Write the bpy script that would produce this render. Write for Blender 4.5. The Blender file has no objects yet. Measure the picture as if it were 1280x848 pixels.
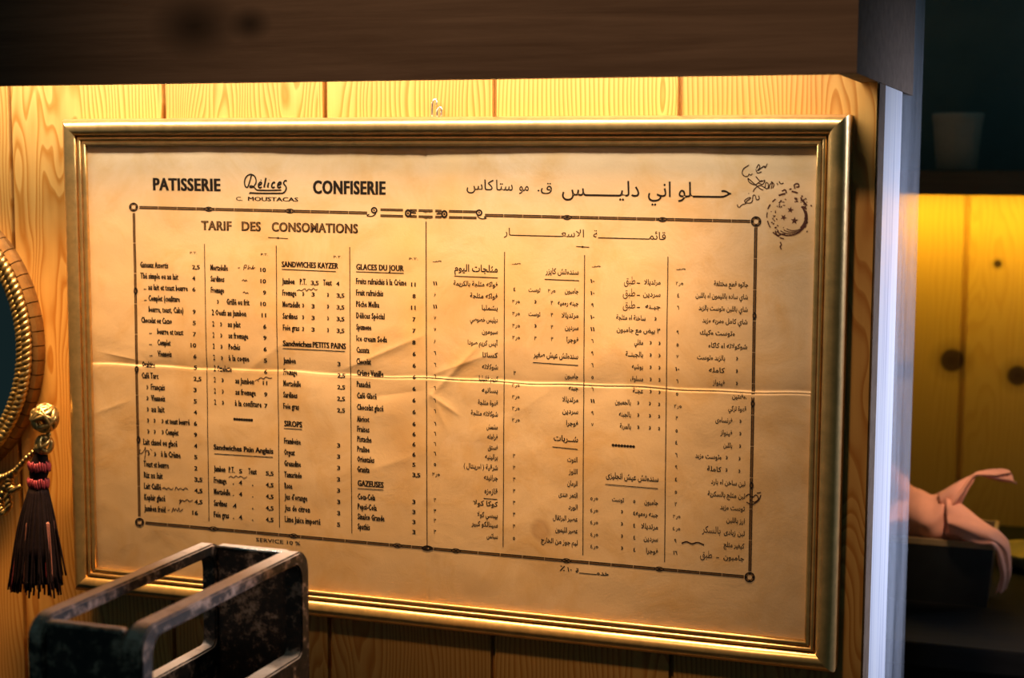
import bpy, bmesh, math, random
from mathutils import Vector, noise

random.seed(7)
SC = bpy.context.scene
COL = SC.collection

# ------------------------------------------------------------------ camera, world, lamps, exposure
F_PX, YAW, PITCH, ROLL = 1997.6, .34087, .110437, .0041566
CAM = Vector((.93142, -1.36311, -.01455))
_cy, _sy = math.cos(YAW), math.sin(YAW)
FWD = Vector((-_sy*math.cos(PITCH), _cy*math.cos(PITCH), -math.sin(PITCH)))
_r = Vector((_cy, _sy, 0)); _u = _r.cross(FWD)
RGT = _r*math.cos(ROLL) + _u*math.sin(ROLL)
UPV = -_r*math.sin(ROLL) + _u*math.cos(ROLL)
cam_d = bpy.data.cameras.new('camera'); cam = bpy.data.objects.new('camera', cam_d); COL.objects.link(cam)
from mathutils import Matrix
cam.matrix_world = Matrix(((RGT.x, UPV.x, -FWD.x, CAM.x), (RGT.y, UPV.y, -FWD.y, CAM.y), (RGT.z, UPV.z, -FWD.z, CAM.z), (0, 0, 0, 1)))
cam_d.sensor_width = 36; cam_d.lens = F_PX/1280*36; cam_d.clip_start = .02
cam_d.dof.use_dof = True; cam_d.dof.focus_distance = 1.46; cam_d.dof.aperture_fstop = 6.0
SC.camera = cam

def at(px, py, Y=None, X=None, Z=None):
    """the point of the place seen at a photo position, on a plane Y, X or Z"""
    d = RGT*((px-640)/F_PX) - UPV*((py-424)/F_PX) + FWD
    t = (Y-CAM.y)/d.y if Y is not None else (X-CAM.x)/d.x if X is not None else (Z-CAM.z)/d.z
    return CAM + d*t

w = bpy.data.worlds.new('room_dusk'); SC.world = w; w.use_nodes = True
w.node_tree.nodes['Background'].inputs[0].default_value = (.30, .62, .66, 1)
w.node_tree.nodes['Background'].inputs[1].default_value = .050
SC.view_settings.view_transform = 'Standard'; SC.view_settings.look = 'None'
SC.view_settings.exposure = 0; SC.view_settings.gamma = 1; SC.view_settings.use_curve_mapping = False

def area(name, loc, target, sx, sy, power, color, spread=180):
    l = bpy.data.lights.new(name, 'AREA'); l.shape = 'RECTANGLE'; l.size = sx; l.size_y = sy
    l.energy = power; l.color = color; l.spread = math.radians(spread)
    o = bpy.data.objects.new(name, l); COL.objects.link(o); o.location = loc
    o.rotation_euler = (Vector(target)-Vector(loc)).to_track_quat('-Z', 'Y').to_euler()
    return o
# strip light hidden behind the pelmet board, warm white, and an added amber fill warming the lower sheet
area('pelmet_strip_lamp', (.26, -.060, .130), (.26, -.020, -.4), .92, .015, 4.0, (1, .90, .76))
area('pelmet_amber_lamp', (.20, -.088, .120), (.20, -.015, -.50), .86, .02, 3.1, (1, .54, .19), 50)
area('shelf_lamp', tuple(at(1225, 240, Y=1.125) + Vector((0, 0, -.006))), tuple(at(1225, 420, Y=1.20)), .70, .012, 1.45, (1, .64, .05))
area('right_window_lamp', (1.62, .98, -.05), (.765, .26, -.30), .4, .6, 1.9, (.74, .80, 1), 25)
def spot(name, loc, target, power, color, deg, radius=.1):
    l = bpy.data.lights.new(name, 'SPOT'); l.energy = power; l.color = color; l.spot_size = math.radians(deg); l.spot_blend = 1; l.shadow_soft_size = radius
    o = bpy.data.objects.new(name, l); COL.objects.link(o); o.location = loc
    o.rotation_euler = (Vector(target)-Vector(loc)).to_track_quat('-Z', 'Y').to_euler()
spot('room_ceiling_spot', (.40, -2.0, 1.3), (.52, -.12, .11), 95, (1, .64, .38), 28)  # added fill for pelmet front and wall, no known ceiling fixture
spot('alcove_spot', (1.0, .42, .35), tuple(at(1190, 650, Y=.76)), 26, (1, .66, .42), 13, .03)

# ------------------------------------------------------------------ materials
def new_mat(name):
    m = bpy.data.materials.new(name); m.use_nodes = True
    nt = m.node_tree
    return m, nt, nt.nodes['Principled BSDF']
def N(nt, typ, **kw):
    n = nt.nodes.new(typ)
    for k, v in kw.items():
        if k == 'ins':
            for kk, vv in v.items():
                if hasattr(vv, 'is_linked') or isinstance(vv, bpy.types.NodeSocket): nt.links.new(vv, n.inputs[kk])
                else: n.inputs[kk].default_value = vv
        else: setattr(n, k, v)
    return n
def M(nt, op, a, b=None, c=None):
    n = nt.nodes.new('ShaderNodeMath'); n.operation = op
    for i, v in enumerate((a, b, c)):
        if v is None: continue
        if isinstance(v, bpy.types.NodeSocket): nt.links.new(v, n.inputs[i])
        else: n.inputs[i].default_value = v
    return n.outputs[0]
def ramp(nt, fac, stops):
    n = nt.nodes.new('ShaderNodeValToRGB'); nt.links.new(fac, n.inputs[0])
    e = n.color_ramp.elements
    while len(e) < len(stops): e.new(.5)
    for i, (p, c) in enumerate(stops):
        e[i].position = p; e[i].color = (*c, 1) if len(c) == 3 else c
    return n.outputs[0]
def mixc(nt, fac, a, b, mode='MIX'):
    n = nt.nodes.new('ShaderNodeMix'); n.data_type = 'RGBA'; n.blend_type = mode
    for i, v in ((0, fac), (6, a), (7, b)):
        if isinstance(v, bpy.types.NodeSocket): nt.links.new(v, n.inputs[i])
        else: n.inputs[i].default_value = v if i == 0 else (*v, 1)
    return n.outputs[2]

def pine_mat(name, early, late, pitch=.1755, x0=-.1094, rough=.45, knot=(.10, .035, .01), tone=.25, ring=.0042, knots=True, at_knots=()):
    m, nt, b = new_mat(name)
    tc = N(nt, 'ShaderNodeTexCoord')
    s = N(nt, 'ShaderNodeSeparateXYZ', ins={0: tc.outputs['Object']}).outputs
    x, y, z = s[0], s[1], s[2]
    pid = M(nt, 'FLOOR', M(nt, 'DIVIDE', M(nt, 'SUBTRACT', x, x0), pitch))
    wn = N(nt, 'ShaderNodeTexWhiteNoise', noise_dimensions='1D', ins={'W': M(nt, 'ADD', pid, 11.3)}).outputs
    rs = N(nt, 'ShaderNodeSeparateColor', ins={0: wn['Color']}).outputs
    xl = M(nt, 'SUBTRACT', M(nt, 'SUBTRACT', x, x0), M(nt, 'MULTIPLY', pid, pitch))
    xp = M(nt, 'SUBTRACT', xl, M(nt, 'MULTIPLY', rs[0], pitch))            # from the pith of this board
    zz = M(nt, 'ADD', z, M(nt, 'MULTIPLY', rs[1], 9))
    cv = N(nt, 'ShaderNodeCombineXYZ', ins={0: M(nt, 'MULTIPLY', x, 7), 1: pid, 2: M(nt, 'MULTIPLY', zz, 1.6)}).outputs[0]
    n1 = N(nt, 'ShaderNodeTexNoise', ins={'Vector': cv, 'Scale': 1.3, 'Detail': 3, 'Roughness': .5}).outputs['Fac']
    # knots
    kv = N(nt, 'ShaderNodeCombineXYZ', ins={0: M(nt, 'MULTIPLY', x, 6.5), 1: M(nt, 'MULTIPLY', pid, 3.7), 2: M(nt, 'MULTIPLY', zz, 4.0)}).outputs[0]
    vo = N(nt, 'ShaderNodeTexVoronoi', ins={'Vector': kv, 'Scale': 1.0, 'Randomness': 1.0}).outputs
    kd = vo['Distance']
    kon = M(nt, 'GREATER_THAN', N(nt, 'ShaderNodeSeparateColor', ins={0: vo['Color']}).outputs[0], .62 if knots else 2)
    kpush = M(nt, 'MULTIPLY', kon, M(nt, 'POWER', M(nt, 'SUBTRACT', 1, M(nt, 'MINIMUM', M(nt, 'MULTIPLY', kd, 2.2), 1)), 2))
    dep = M(nt, 'ADD', M(nt, 'ADD', M(nt, 'MULTIPLY', n1, .16), -.05), M(nt, 'MULTIPLY', rs[2], .05))
    rr = M(nt, 'SQRT', M(nt, 'ADD', M(nt, 'MULTIPLY', xp, xp), M(nt, 'MULTIPLY', dep, dep)))
    rr = M(nt, 'ADD', rr, M(nt, 'MULTIPLY', kpush, .028))
    fr = M(nt, 'FRACT', M(nt, 'DIVIDE', rr, ring))
    fine = N(nt, 'ShaderNodeTexNoise', ins={'Vector': N(nt, 'ShaderNodeCombineXYZ', ins={0: M(nt, 'MULTIPLY', x, 420), 1: y, 2: M(nt, 'MULTIPLY', z, 9)}).outputs[0], 'Scale': 1, 'Detail': 2}).outputs['Fac']
    g = ramp(nt, fr, [(0, (0, 0, 0)), (.45, (.25,)*3), (.80, (1,)*3), (.93, (.75,)*3), (1, (0, 0, 0))])
    c = mixc(nt, g, early, late)
    c = mixc(nt, M(nt, 'MULTIPLY', fine, .35), c, late)
    vn = N(nt, 'ShaderNodeTexNoise', ins={'Vector': cv, 'Scale': 2.5, 'Detail': 2}).outputs['Fac']
    c = mixc(nt, M(nt, 'MULTIPLY', M(nt, 'ADD', M(nt, 'MULTIPLY', rs[1], .7), M(nt, 'MULTIPLY', vn, .5)), tone), c, tuple(v*.45 for v in late))
    kc = ramp(nt, M(nt, 'ADD', kd, M(nt, 'SUBTRACT', 1, kon)), [(0, (1, 1, 1)), (.055, (.9,)*3), (.10, (.25,)*3), (.2, (0, 0, 0))])
    c = mixc(nt, kc, c, knot)
    for kp, kr in at_knots:                     # single knots at known places
        dx = M(nt, 'SUBTRACT', x, kp.x); dz = M(nt, 'SUBTRACT', z, kp.z)
        dd = M(nt, 'ADD', M(nt, 'SQRT', M(nt, 'ADD', M(nt, 'MULTIPLY', dx, dx), M(nt, 'MULTIPLY', dz, dz))), M(nt, 'MULTIPLY', M(nt, 'SUBTRACT', n1, .5), kr*.5))
        c = mixc(nt, ramp(nt, M(nt, 'DIVIDE', dd, kr*2), [(0, (1,)*3), (.38, (.95,)*3), (.52, (.3,)*3), (1, (0,)*3)]), c, knot)
    nt.links.new(c, b.inputs['Base Color']); b.inputs['Roughness'].default_value = rough
    bp = N(nt, 'ShaderNodeBump', ins={'Height': M(nt, 'ADD', M(nt, 'MULTIPLY', g, -.6), fine), 'Strength': .12, 'Distance': .0008})
    nt.links.new(bp.outputs[0], b.inputs['Normal'])
    return m

def plain(name, col, rough=.5, metal=0, var=.0, scale=60, bump=0, spec=.5, col2=None):
    m, nt, b = new_mat(name)
    b.inputs['Roughness'].default_value = rough; b.inputs['Metallic'].default_value = metal
    b.inputs['Specular IOR Level'].default_value = spec
    tc = N(nt, 'ShaderNodeTexCoord')
    n = N(nt, 'ShaderNodeTexNoise', ins={'Vector': tc.outputs['Object'], 'Scale': scale, 'Detail': 4, 'Roughness': .6}).outputs['Fac']
    c2 = col2 or tuple(v*(1-var) for v in col)
    nt.links.new(ramp(nt, n, [(.35, col), (.7, c2)]), b.inputs['Base Color'])
    if bump:
        bp = N(nt, 'ShaderNodeBump', ins={'Height': n, 'Strength': bump, 'Distance': .001})
        nt.links.new(bp.outputs[0], b.inputs['Normal'])
    return m

PINE = pine_mat('pine_boards', (.71, .40, .105), (.45, .175, .022), rough=.42, tone=.3)
PINE2 = pine_mat('alcove_pine_boards', (.74, .46, .13), (.65, .365, .09), x0=at(1210, 250, Y=1.2).x, ring=.007, tone=.25, knot=(.05, .022, .008), at_knots=((at(1190, 451, Y=1.2), .019), (at(1272, 470, Y=1.2), .016), (at(1247, 330, Y=1.2), .006)))
# dark stained pelmet: grain runs along X
def dark_wood(name, a, bcol, horiz=True, kn=()):
    m, nt, b = new_mat(name)
    tc = N(nt, 'ShaderNodeTexCoord'); mp = N(nt, 'ShaderNodeMapping', ins={'Vector': tc.outputs['Object'], 'Scale': (3, 40, 60) if horiz else (60, 60, 3)})
    n = N(nt, 'ShaderNodeTexNoise', ins={'Vector': mp.outputs[0], 'Scale': 1.4, 'Detail': 6, 'Roughness': .65, 'Distortion': .4}).outputs['Fac']
    c = ramp(nt, n, [(.3, a), (.7, bcol)])
    sx = N(nt, 'ShaderNodeSeparateXYZ', ins={0: tc.outputs['Object']}).outputs
    for kp, kr in kn:
        dx = M(nt, 'MULTIPLY', M(nt, 'SUBTRACT', sx[0], kp.x), .7); dz = M(nt, 'SUBTRACT', sx[2], kp.z)
        dd = M(nt, 'ADD', M(nt, 'SQRT', M(nt, 'ADD', M(nt, 'MULTIPLY', dx, dx), M(nt, 'MULTIPLY', dz, dz))), M(nt, 'MULTIPLY', M(nt, 'SUBTRACT', n, .5), kr))
        c = mixc(nt, ramp(nt, M(nt, 'DIVIDE', dd, kr*2), [(0, (1,)*3), (.3, (.8,)*3), (1, (0,)*3)]), c, tuple(v*.2 for v in a))
    nt.links.new(c, b.inputs['Base Color']); b.inputs['Roughness'].default_value = .7; b.inputs['Specular IOR Level'].default_value = .08
    bp = N(nt, 'ShaderNodeBump', ins={'Height': n, 'Strength': .15, 'Distance': .001}); nt.links.new(bp.outputs[0], b.inputs['Normal'])
    return m
DARKWOOD = dark_wood('dark_stained_wood', (.17, .11, .075), (.095, .058, .038), True, ((at(243, 32, Y=-.12), .016), (at(312, 30, Y=-.12), .008)))
DARKCOUNTER = dark_wood('dark_counter_wood', (.018, .018, .018), (.012, .012, .012))
GOLD = plain('aged_gold_leaf', (.78, .49, .18), .30, .84, .25, 90, .10)
ROPEGOLD = plain('antique_gold_cord', (.60, .43, .17), .36, .9, .5, 300, .3)
GOLDRING = plain('bronzed_mirror_rim', (.34, .17, .045), .5, .5, .5, 60, .2)
MIRROR = plain('mirror_glass', (.42, .46, .46), .04, 1.0, 0)
INK = plain('printing_ink', (.020, .013, .008), .75, 0, .3, 500, 0, .1)
INKBROWN = plain('faded_brown_ink', (.20, .11, .045), .8, 0, .3, 400, 0, .1)
PENINK = plain('pen_ink', (.05, .022, .012), .75, 0, .4, 500, 0, .1)
STAMPINK = plain('stamp_ink', (.095, .035, .022), .8, 0, .5, 700, 0, .1)
POTW = plain('pale_ceramic', (.78, .68, .58), .5, 0, .1, 20)
BLACKBOX = plain('black_box_lacquer', (.022, .024, .024), .5, 0, .5, 20)
TANRIM = plain('tan_box_rim', (.42, .28, .13), .6, 0, .3, 40)
PINK = plain('pink_napkin_cloth', (.86, .40, .28), .85, 0, .12, 30, .2, .2)
TRAY = plain('pale_yellow_wood', (.55, .40, .16), .5, 0, .3, 25)
BURG = plain('dark_burgundy_thread', (.012, .006, .008), .8, 0, .5, 200, 0, .12)
REDTH = plain('crimson_thread', (.32, .035, .055), .6, 0, .4, 300)
PINKTH = plain('pale_rose_thread', (.34, .13, .10), .55, 0, .4, 300)
STEEL = plain('bright_steel', (.75, .74, .72), .25, 1, .1)
DARKWALL = plain('dark_painted_wall', (.20, .28, .28), .8, 0, .2, 8)
FLOORM = plain('dark_floor', (.06, .05, .045), .6, 0, .3, 5)

# worn metal of the lantern
def worn_metal():
    m, nt, b = new_mat('worn_painted_iron')
    tc = N(nt, 'ShaderNodeTexCoord')
    n = N(nt, 'ShaderNodeTexNoise', ins={'Vector': tc.outputs['Object'], 'Scale': 95, 'Detail': 8, 'Roughness': .72}).outputs['Fac']
    n2 = N(nt, 'ShaderNodeTexNoise', ins={'Vector': tc.outputs['Object'], 'Scale': 14, 'Detail': 3}).outputs['Fac']
    # noise mottles paint and rusty metal; light from above painted in, upward faces paler
    gz = N(nt, 'ShaderNodeSeparateXYZ', ins={0: N(nt, 'ShaderNodeNewGeometry').outputs['Normal']}).outputs[2]
    f = M(nt, 'ADD', M(nt, 'ADD', n, M(nt, 'MULTIPLY', n2, .3)), M(nt, 'MULTIPLY', gz, .30))
    c = ramp(nt, f, [(.48, (.020, .022, .022)), (.66, (.06, .04, .032)), (.76, (.52, .33, .24)), (.90, (.80, .60, .48))])
    nt.links.new(c, b.inputs['Base Color']); b.inputs['Roughness'].default_value = .5; b.inputs['Metallic'].default_value = .25
    bp = N(nt, 'ShaderNodeBump', ins={'Height': n, 'Strength': .5, 'Distance': .0012}); nt.links.new(bp.outputs[0], b.inputs['Normal'])
    return m
WORN = worn_metal()

def paper_mat():
    m, nt, b = new_mat('aged_paper')
    tc = N(nt, 'ShaderNodeTexCoord'); P = tc.outputs['Object']
    a = N(nt, 'ShaderNodeTexNoise', ins={'Vector': P, 'Scale': 5, 'Detail': 5, 'Roughness': .6}).outputs['Fac']
    c = N(nt, 'ShaderNodeTexNoise', ins={'Vector': P, 'Scale': 17, 'Detail': 6, 'Roughness': .65, 'Distortion': .6}).outputs['Fac']
    fib = N(nt, 'ShaderNodeTexNoise', ins={'Vector': P, 'Scale': 480, 'Detail': 3}).outputs['Fac']
    col = ramp(nt, a, [(.30, (.70, .53, .34)), (.60, (.66, .47, .27)), (.78, (.58, .38, .18))])
    col = mixc(nt, ramp(nt, c, [(.47, (0,)*3), (.72, (.7,)*3)]), col, (.56, .33, .11))
    col = mixc(nt, M(nt, 'MULTIPLY', fib, .25), col, (.50, .33, .16))
    s = N(nt, 'ShaderNodeSeparateXYZ', ins={0: P}).outputs
    def blot(px, py, rx, rz, amt, tint, ringed=False):
        nonlocal col
        q = at(px, py, Y=0)
        dx = M(nt, 'DIVIDE', M(nt, 'SUBTRACT', s[0], q.x), rx); dz = M(nt, 'DIVIDE', M(nt, 'SUBTRACT', s[2], q.z), rz)
        d = M(nt, 'ADD', M(nt, 'SQRT', M(nt, 'ADD', M(nt, 'MULTIPLY', dx, dx), M(nt, 'MULTIPLY', dz, dz))), M(nt, 'MULTIPLY', M(nt, 'SUBTRACT', c, .5), 1.6))
        k = ramp(nt, d, [(.0, (amt*.6,)*3), (.65, (amt,)*3), (.85, (amt*.5,)*3), (1.0, (0,)*3)] if ringed else [(0, (amt,)*3), (1, (0,)*3)])
        col = mixc(nt, k, col, tint)
    blot(676, 664, .012, .014, .45, (.33, .17, .06), True)
    blot(566, 236, .028, .05, .45, (.60, .36, .10))
    blot(512, 300, .04, .05, .40, (.66, .42, .13))
    blot(520, 400, .02, .05, .40, (.70, .44, .13))
    blot(640, 352, .04, .04, .30, (.66, .40, .12))
    blot(505, 560, .025, .06, .35, (.45, .25, .09))
    blot(395, 640, .012, .02, .35, (.48, .27, .09))
    blot(588, 735, .05, .016, .25, (.40, .23, .09))
    blot(985, 268, .02, .028, .35, (.45, .24, .10))
    blot(535, 630, .006, .006, .4, (.3, .15, .06))
    nt.links.new(col, b.inputs['Base Color']); b.inputs['Roughness'].default_value = .78
    b.inputs['Specular IOR Level'].default_value = .2
    bp = N(nt, 'ShaderNodeBump', ins={'Height': M(nt, 'ADD', M(nt, 'MULTIPLY', c, .8), M(nt, 'MULTIPLY', fib, .12)), 'Strength': .34, 'Distance': .0018})
    nt.links.new(bp.outputs[0], b.inputs['Normal'])
    return m
PAPER = paper_mat()

def glass_mat(name, tint, haze=0.0, hcol=(.8, .85, .95), rough=.03, streak=False):
    m, nt, b = new_mat(name); nt.nodes.remove(b)
    out = nt.nodes['Material Output']
    tr = N(nt, 'ShaderNodeBsdfTransparent', ins={0: (*tint, 1)})
    gl = N(nt, 'ShaderNodeBsdfGlossy', ins={0: (1, 1, 1, 1), 'Roughness': rough})
    fr = N(nt, 'ShaderNodeFresnel', ins={'IOR': 1.45})
    mx = N(nt, 'ShaderNodeMixShader', ins={0: fr.outputs[0], 1: tr.outputs[0], 2: gl.outputs[0]})
    last = mx.outputs[0]
    if haze:
        df = N(nt, 'ShaderNodeBsdfDiffuse', ins={0: (*hcol, 1)})
        fac = haze
        if streak:
            tc = N(nt, 'ShaderNodeTexCoord'); mp = N(nt, 'ShaderNodeMapping', ins={'Vector': tc.outputs['Object'], 'Scale': (1, 22, 1.6)})
            n = N(nt, 'ShaderNodeTexNoise', ins={'Vector': mp.outputs[0], 'Scale': 2.0, 'Detail': 5, 'Roughness': .6}).outputs['Fac']
            fac = ramp(nt, n, [(.32, (haze*.35,)*3), (.68, (min(1, haze*1.7),)*3)])
        m2 = N(nt, 'ShaderNodeMixShader', ins={0: fac, 1: last, 2: df.outputs[0]}); last = m2.outputs[0]
    nt.links.new(last, out.inputs[0])
    return m
GLASS = glass_mat('picture_glass', (.985, .985, .975), 0)
PANE = glass_mat('smeared_side_glass', (.86, .90, .95), .13, (.78, .82, .95), .10, True)
def alu():
    m, nt, b = new_mat('pale_brushed_edge')
    tc = N(nt, 'ShaderNodeTexCoord'); mp = N(nt, 'ShaderNodeMapping', ins={'Vector': tc.outputs['Object'], 'Scale': (1, 60, 2.2)})
    n = N(nt, 'ShaderNodeTexNoise', ins={'Vector': mp.outputs[0], 'Scale': 1.2, 'Detail': 4}).outputs['Fac']
    nt.links.new(ramp(nt, n, [(.3, (.84, .85, .92)), (.55, (.70, .72, .84)), (.72, (.36, .40, .55))]), b.inputs['Base Color'])
    b.inputs['Roughness'].default_value = .35; b.inputs['Metallic'].default_value = .15
    return m
ALU = alu()

# ------------------------------------------------------------------ object helpers
def link(name, me, mat, parent=None):
    o = bpy.data.objects.new(name, me)
    if mat: me.materials.append(mat)
    COL.objects.link(o)
    if parent is not None: o.parent = parent
    return o
def from_pydata(name, v, f, mat, parent=None, smooth=False):
    me = bpy.data.meshes.new(name); me.from_pydata([tuple(p) for p in v], [], f); me.validate()
    if smooth:
        for p in me.polygons: p.use_smooth = True
    return link(name, me, mat, parent)
def from_bm(name, bm, mat, parent=None, smooth=False):
    bmesh.ops.recalc_face_normals(bm, faces=bm.faces)
    me = bpy.data.meshes.new(name); bm.to_mesh(me); bm.free()
    if smooth:
        for p in me.polygons: p.use_smooth = True
    return link(name, me, mat, parent)
def add_box(bm, x0, x1, y0, y1, z0, z1, bev=0):
    t = bmesh.new(); bmesh.ops.create_cube(t, size=1)
    for v in t.verts: v.co = Vector(((x0+x1)/2+v.co.x*(x1-x0), (y0+y1)/2+v.co.y*(y1-y0), (z0+z1)/2+v.co.z*(z1-z0)))
    if bev: bmesh.ops.bevel(t, geom=t.edges[:], offset=bev, segments=2, affect='EDGES', profile=.5)
    me = bpy.data.meshes.new('tmp'); t.to_mesh(me); t.free(); bm.from_mesh(me); bpy.data.meshes.remove(me)
def empty(name, loc, label, cat, group=None):
    o = bpy.data.objects.new(name, None); COL.objects.link(o); o.location = loc; o.empty_display_size = .02
    o['label'] = label; o['category'] = cat
    if group: o['group'] = group
    return o
def keep(o, parent):            # parent without moving
    o.parent = parent; o.matrix_parent_inverse = Matrix.Translation(parent.location).inverted()
    return o
def catmull(pts, n=8, closed=False):
    P = [Vector(p) for p in pts]; out = []; m = len(P)
    for i in range(m if closed else m-1):
        p0 = P[(i-1) % m] if closed or i > 0 else P[0]*2-P[1]
        p1 = P[i]; p2 = P[(i+1) % m]
        p3 = P[(i+2) % m] if closed or i+2 < m else P[-1]*2-P[-2]
        for k in range(n):
            t = k/n
            out.append(.5*((2*p1)+(-p0+p2)*t+(2*p0-5*p1+4*p2-p3)*t*t+(-p0+3*p1-3*p2+p3)*t**3))
    if not closed: out.append(P[-1])
    return out
def add_tube(V, F, path, rad, seg=8, closed=False, caps=True):
    n = len(path); base = len(V)
    up = Vector((0, 0, 1))
    prev = None
    for i, p in enumerate(path):
        a = path[(i-1) % n] if closed or i > 0 else path[0]; b = path[(i+1) % n] if closed or i < n-1 else path[-1]
        t = (b-a).normalized()
        if prev is None:
            s = t.cross(up if abs(t.z) < .9 else Vector((1, 0, 0))).normalized()
        else:
            s = (prev - t*prev.dot(t)).normalized()
        prev = s; q = t.cross(s)
        r = rad(i/(n-1)) if callable(rad) else rad
        for k in range(seg):
            an = 2*math.pi*k/seg
            V.append(p + s*(math.cos(an)*r) + q*(math.sin(an)*r))
    for i in range(n if closed else n-1):
        j = (i+1) % n
        for k in range(seg):
            k2 = (k+1) % seg
            F.append((base+i*seg+k, base+i*seg+k2, base+j*seg+k2, base+j*seg+k))
    if caps and not closed:
        F.append(tuple(base+k for k in range(seg))[::-1]); F.append(tuple(base+(n-1)*seg+k for k in range(seg)))
def add_lathe(V, F, prof, c, seg=32):
    base = len(V); n = len(prof)
    for r, z in prof:
        for k in range(seg):
            a = 2*math.pi*k/seg; V.append(Vector((c[0]+r*math.cos(a), c[1]+r*math.sin(a), c[2]+z)))
    for i in range(n-1):
        for k in range(seg):
            k2 = (k+1) % seg; F.append((base+i*seg+k, base+i*seg+k2, base+(i+1)*seg+k2, base+(i+1)*seg+k))
    F.append(tuple(base+k for k in range(seg))[::-1]); F.append(tuple(base+(n-1)*seg+k for k in range(seg)))
def structure(o): o['kind'] = 'structure'; return o

# ------------------------------------------------------------------ the setting
WY = .025                                       # face of the pine boards
GAPS = [-.1094-.1755*k for k in (4, 3, 2, 1)] + [-.1094, .0725, .2491, .4209, .5948, .7669]
bm = bmesh.new()
add_box(bm, GAPS[0], .7660, WY+.008, .068, -1.35, .60)
for a, b in zip(GAPS[:-1], GAPS[1:]):
    add_box(bm, a+.0022, b-(.0022 if b < .76 else .0012), WY, WY+.0085, -1.35, .60, .0007)
structure(from_bm('wall_back', bm, PINE))
# pelmet: hollow box of dark boards around the strip light
PY, PX, PZ0, PZ1 = -.12, .7669, .0535, .1955
bm = bmesh.new()
add_box(bm, GAPS[0], PX, PY, PY+.018, PZ0, PZ1)
add_box(bm, PX-.016, PX, PY+.018, .306, PZ0, PZ1)
add_box(bm, GAPS[0], PX-.016, PY+.018, WY-.001, PZ1-.018, PZ1)
structure(from_bm('trim_1', bm, DARKWOOD))
bm = bmesh.new(); add_box(bm, .7661, .7672, .0265, .0680, -1.35, PZ0-.0005); structure(from_bm('trim_2', bm, DARKWOOD))  # added dark strip, puts the shade on the wall end into colour
# alcove
AY = 1.2
ax = at(1210, 250, Y=AY).x
bm = bmesh.new()
add_box(bm, ax-.1755*3, ax+.1755*6, AY+.008, AY+.05, -1.35, .9)
zs = at(1200, 244, Y=1.0).z
for k in range(-3, 6): add_box(bm, ax+.1755*k+.0045, ax+.1755*(k+1)-.0045, AY, AY+.0085, -1.35, zs+.02, .001)
structure(from_bm('wall_alcove', bm, PINE2))
bm = bmesh.new(); add_box(bm, ax-.1755*3, ax+.1755*6, AY-.004, AY+.0075, zs+.035, .9)
structure(from_bm('wall_upper_alcove', bm, DARKWALL))
bm = bmesh.new(); add_box(bm, -1.2, 2.4, -2.2, 1.3, -1.40, -1.35); structure(from_bm('floor', bm, FLOORM))

# ------------------------------------------------------------------ framed menu
W, H = .72, .4279
OV = .026
root = empty('framed_menu', (W/2, WY, -H-OV), 'large gold-framed bilingual price list hanging on the pine boards', 'framed menu')
# moulding profile: u = distance inward from the outer edge, y = height toward the room (negative Y)
PROF = [(0, -.0245), (0, -.001), (.0008, .003), (.0028, .0068), (.006, .0092), (.0095, .0098), (.013, .0088), (.0155, .0068),
        (.0164, .0052), (.0166, .0004), (.0174, .0004), (.0176, .0046), (.0186, .0056), (.0200, .0056), (.0210, .0046), (.0212, -.0004), (.0219, -.0004), (.0221, .0036), (.0240, .0042), (.0256, .0036), (.0262, .0020), (.0262, -.0030)]
OUT = [(-OV, OV), (W+OV, OV), (W+OV, -H-OV), (-OV, -H-OV)]
INW = [(1, -1), (-1, -1), (-1, 1), (1, 1)]
for i in range(4):
    j = (i+1) % 4; v = []; f = []
    NS = 12
    for t in range(NS+1):
        for u, h in PROF:
            a = Vector((OUT[i][0]+INW[i][0]*u, -h, OUT[i][1]+INW[i][1]*u)); b = Vector((OUT[j][0]+INW[j][0]*u, -h, OUT[j][1]+INW[j][1]*u))
            v.append(a.lerp(b, t/NS))
    n = len(PROF)
    for t in range(NS):
        for k in range(n-1): f.append((t*n+k, t*n+k+1, (t+1)*n+k+1, (t+1)*n+k))
    f.append(tuple(range(n))[::-1]); f.append(tuple(NS*n+k for k in range(n)))
    bm = bmesh.new(); me = bpy.data.meshes.new('t'); me.from_pydata([tuple(p) for p in v], [], f); bm.from_mesh(me); bpy.data.meshes.remove(me)
    o = from_bm('frame_rail', bm, GOLD); keep(o, root)
    for p in o.data.polygons: p.use_smooth = len(p.vertices) == 4
    o.data.set_sharp_from_angle(angle=math.radians(50))

# --- the sheet: a real surface with its folds
FA, FB = at(121, 455, Y=0), at(1008, 492, Y=0)
FX = at(533, 450, Y=0).x
def creaseline(px0, py0, px1, py1, amp, wd):
    return (at(px0, py0, Y=0), at(px1, py1, Y=0), amp, wd)
CREASES = [creaseline(430, 462, 532, 418, .0009, .004), creaseline(534, 500, 600, 430, .0010, .004), creaseline(536, 492, 575, 520, .0008, .003),
           creaseline(536, 486, 560, 540, .0006, .003), creaseline(300, 470, 360, 425, .0005, .006), creaseline(470, 360, 531, 330, -.0004, .008),
           creaseline(125, 440, 180, 452, .0005, .003), creaseline(110, 520, 165, 500, .0004, .003), creaseline(455, 590, 520, 570, .0005, .006),
           creaseline(540, 640, 545, 700, .0005, .006), creaseline(575, 250, 700, 330, -.0003, .02), creaseline(580, 560, 700, 480, .0005, .014),
           creaseline(536, 470, 620, 440, .0008, .005), creaseline(440, 500, 530, 488, -.0006, .006)]
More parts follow.
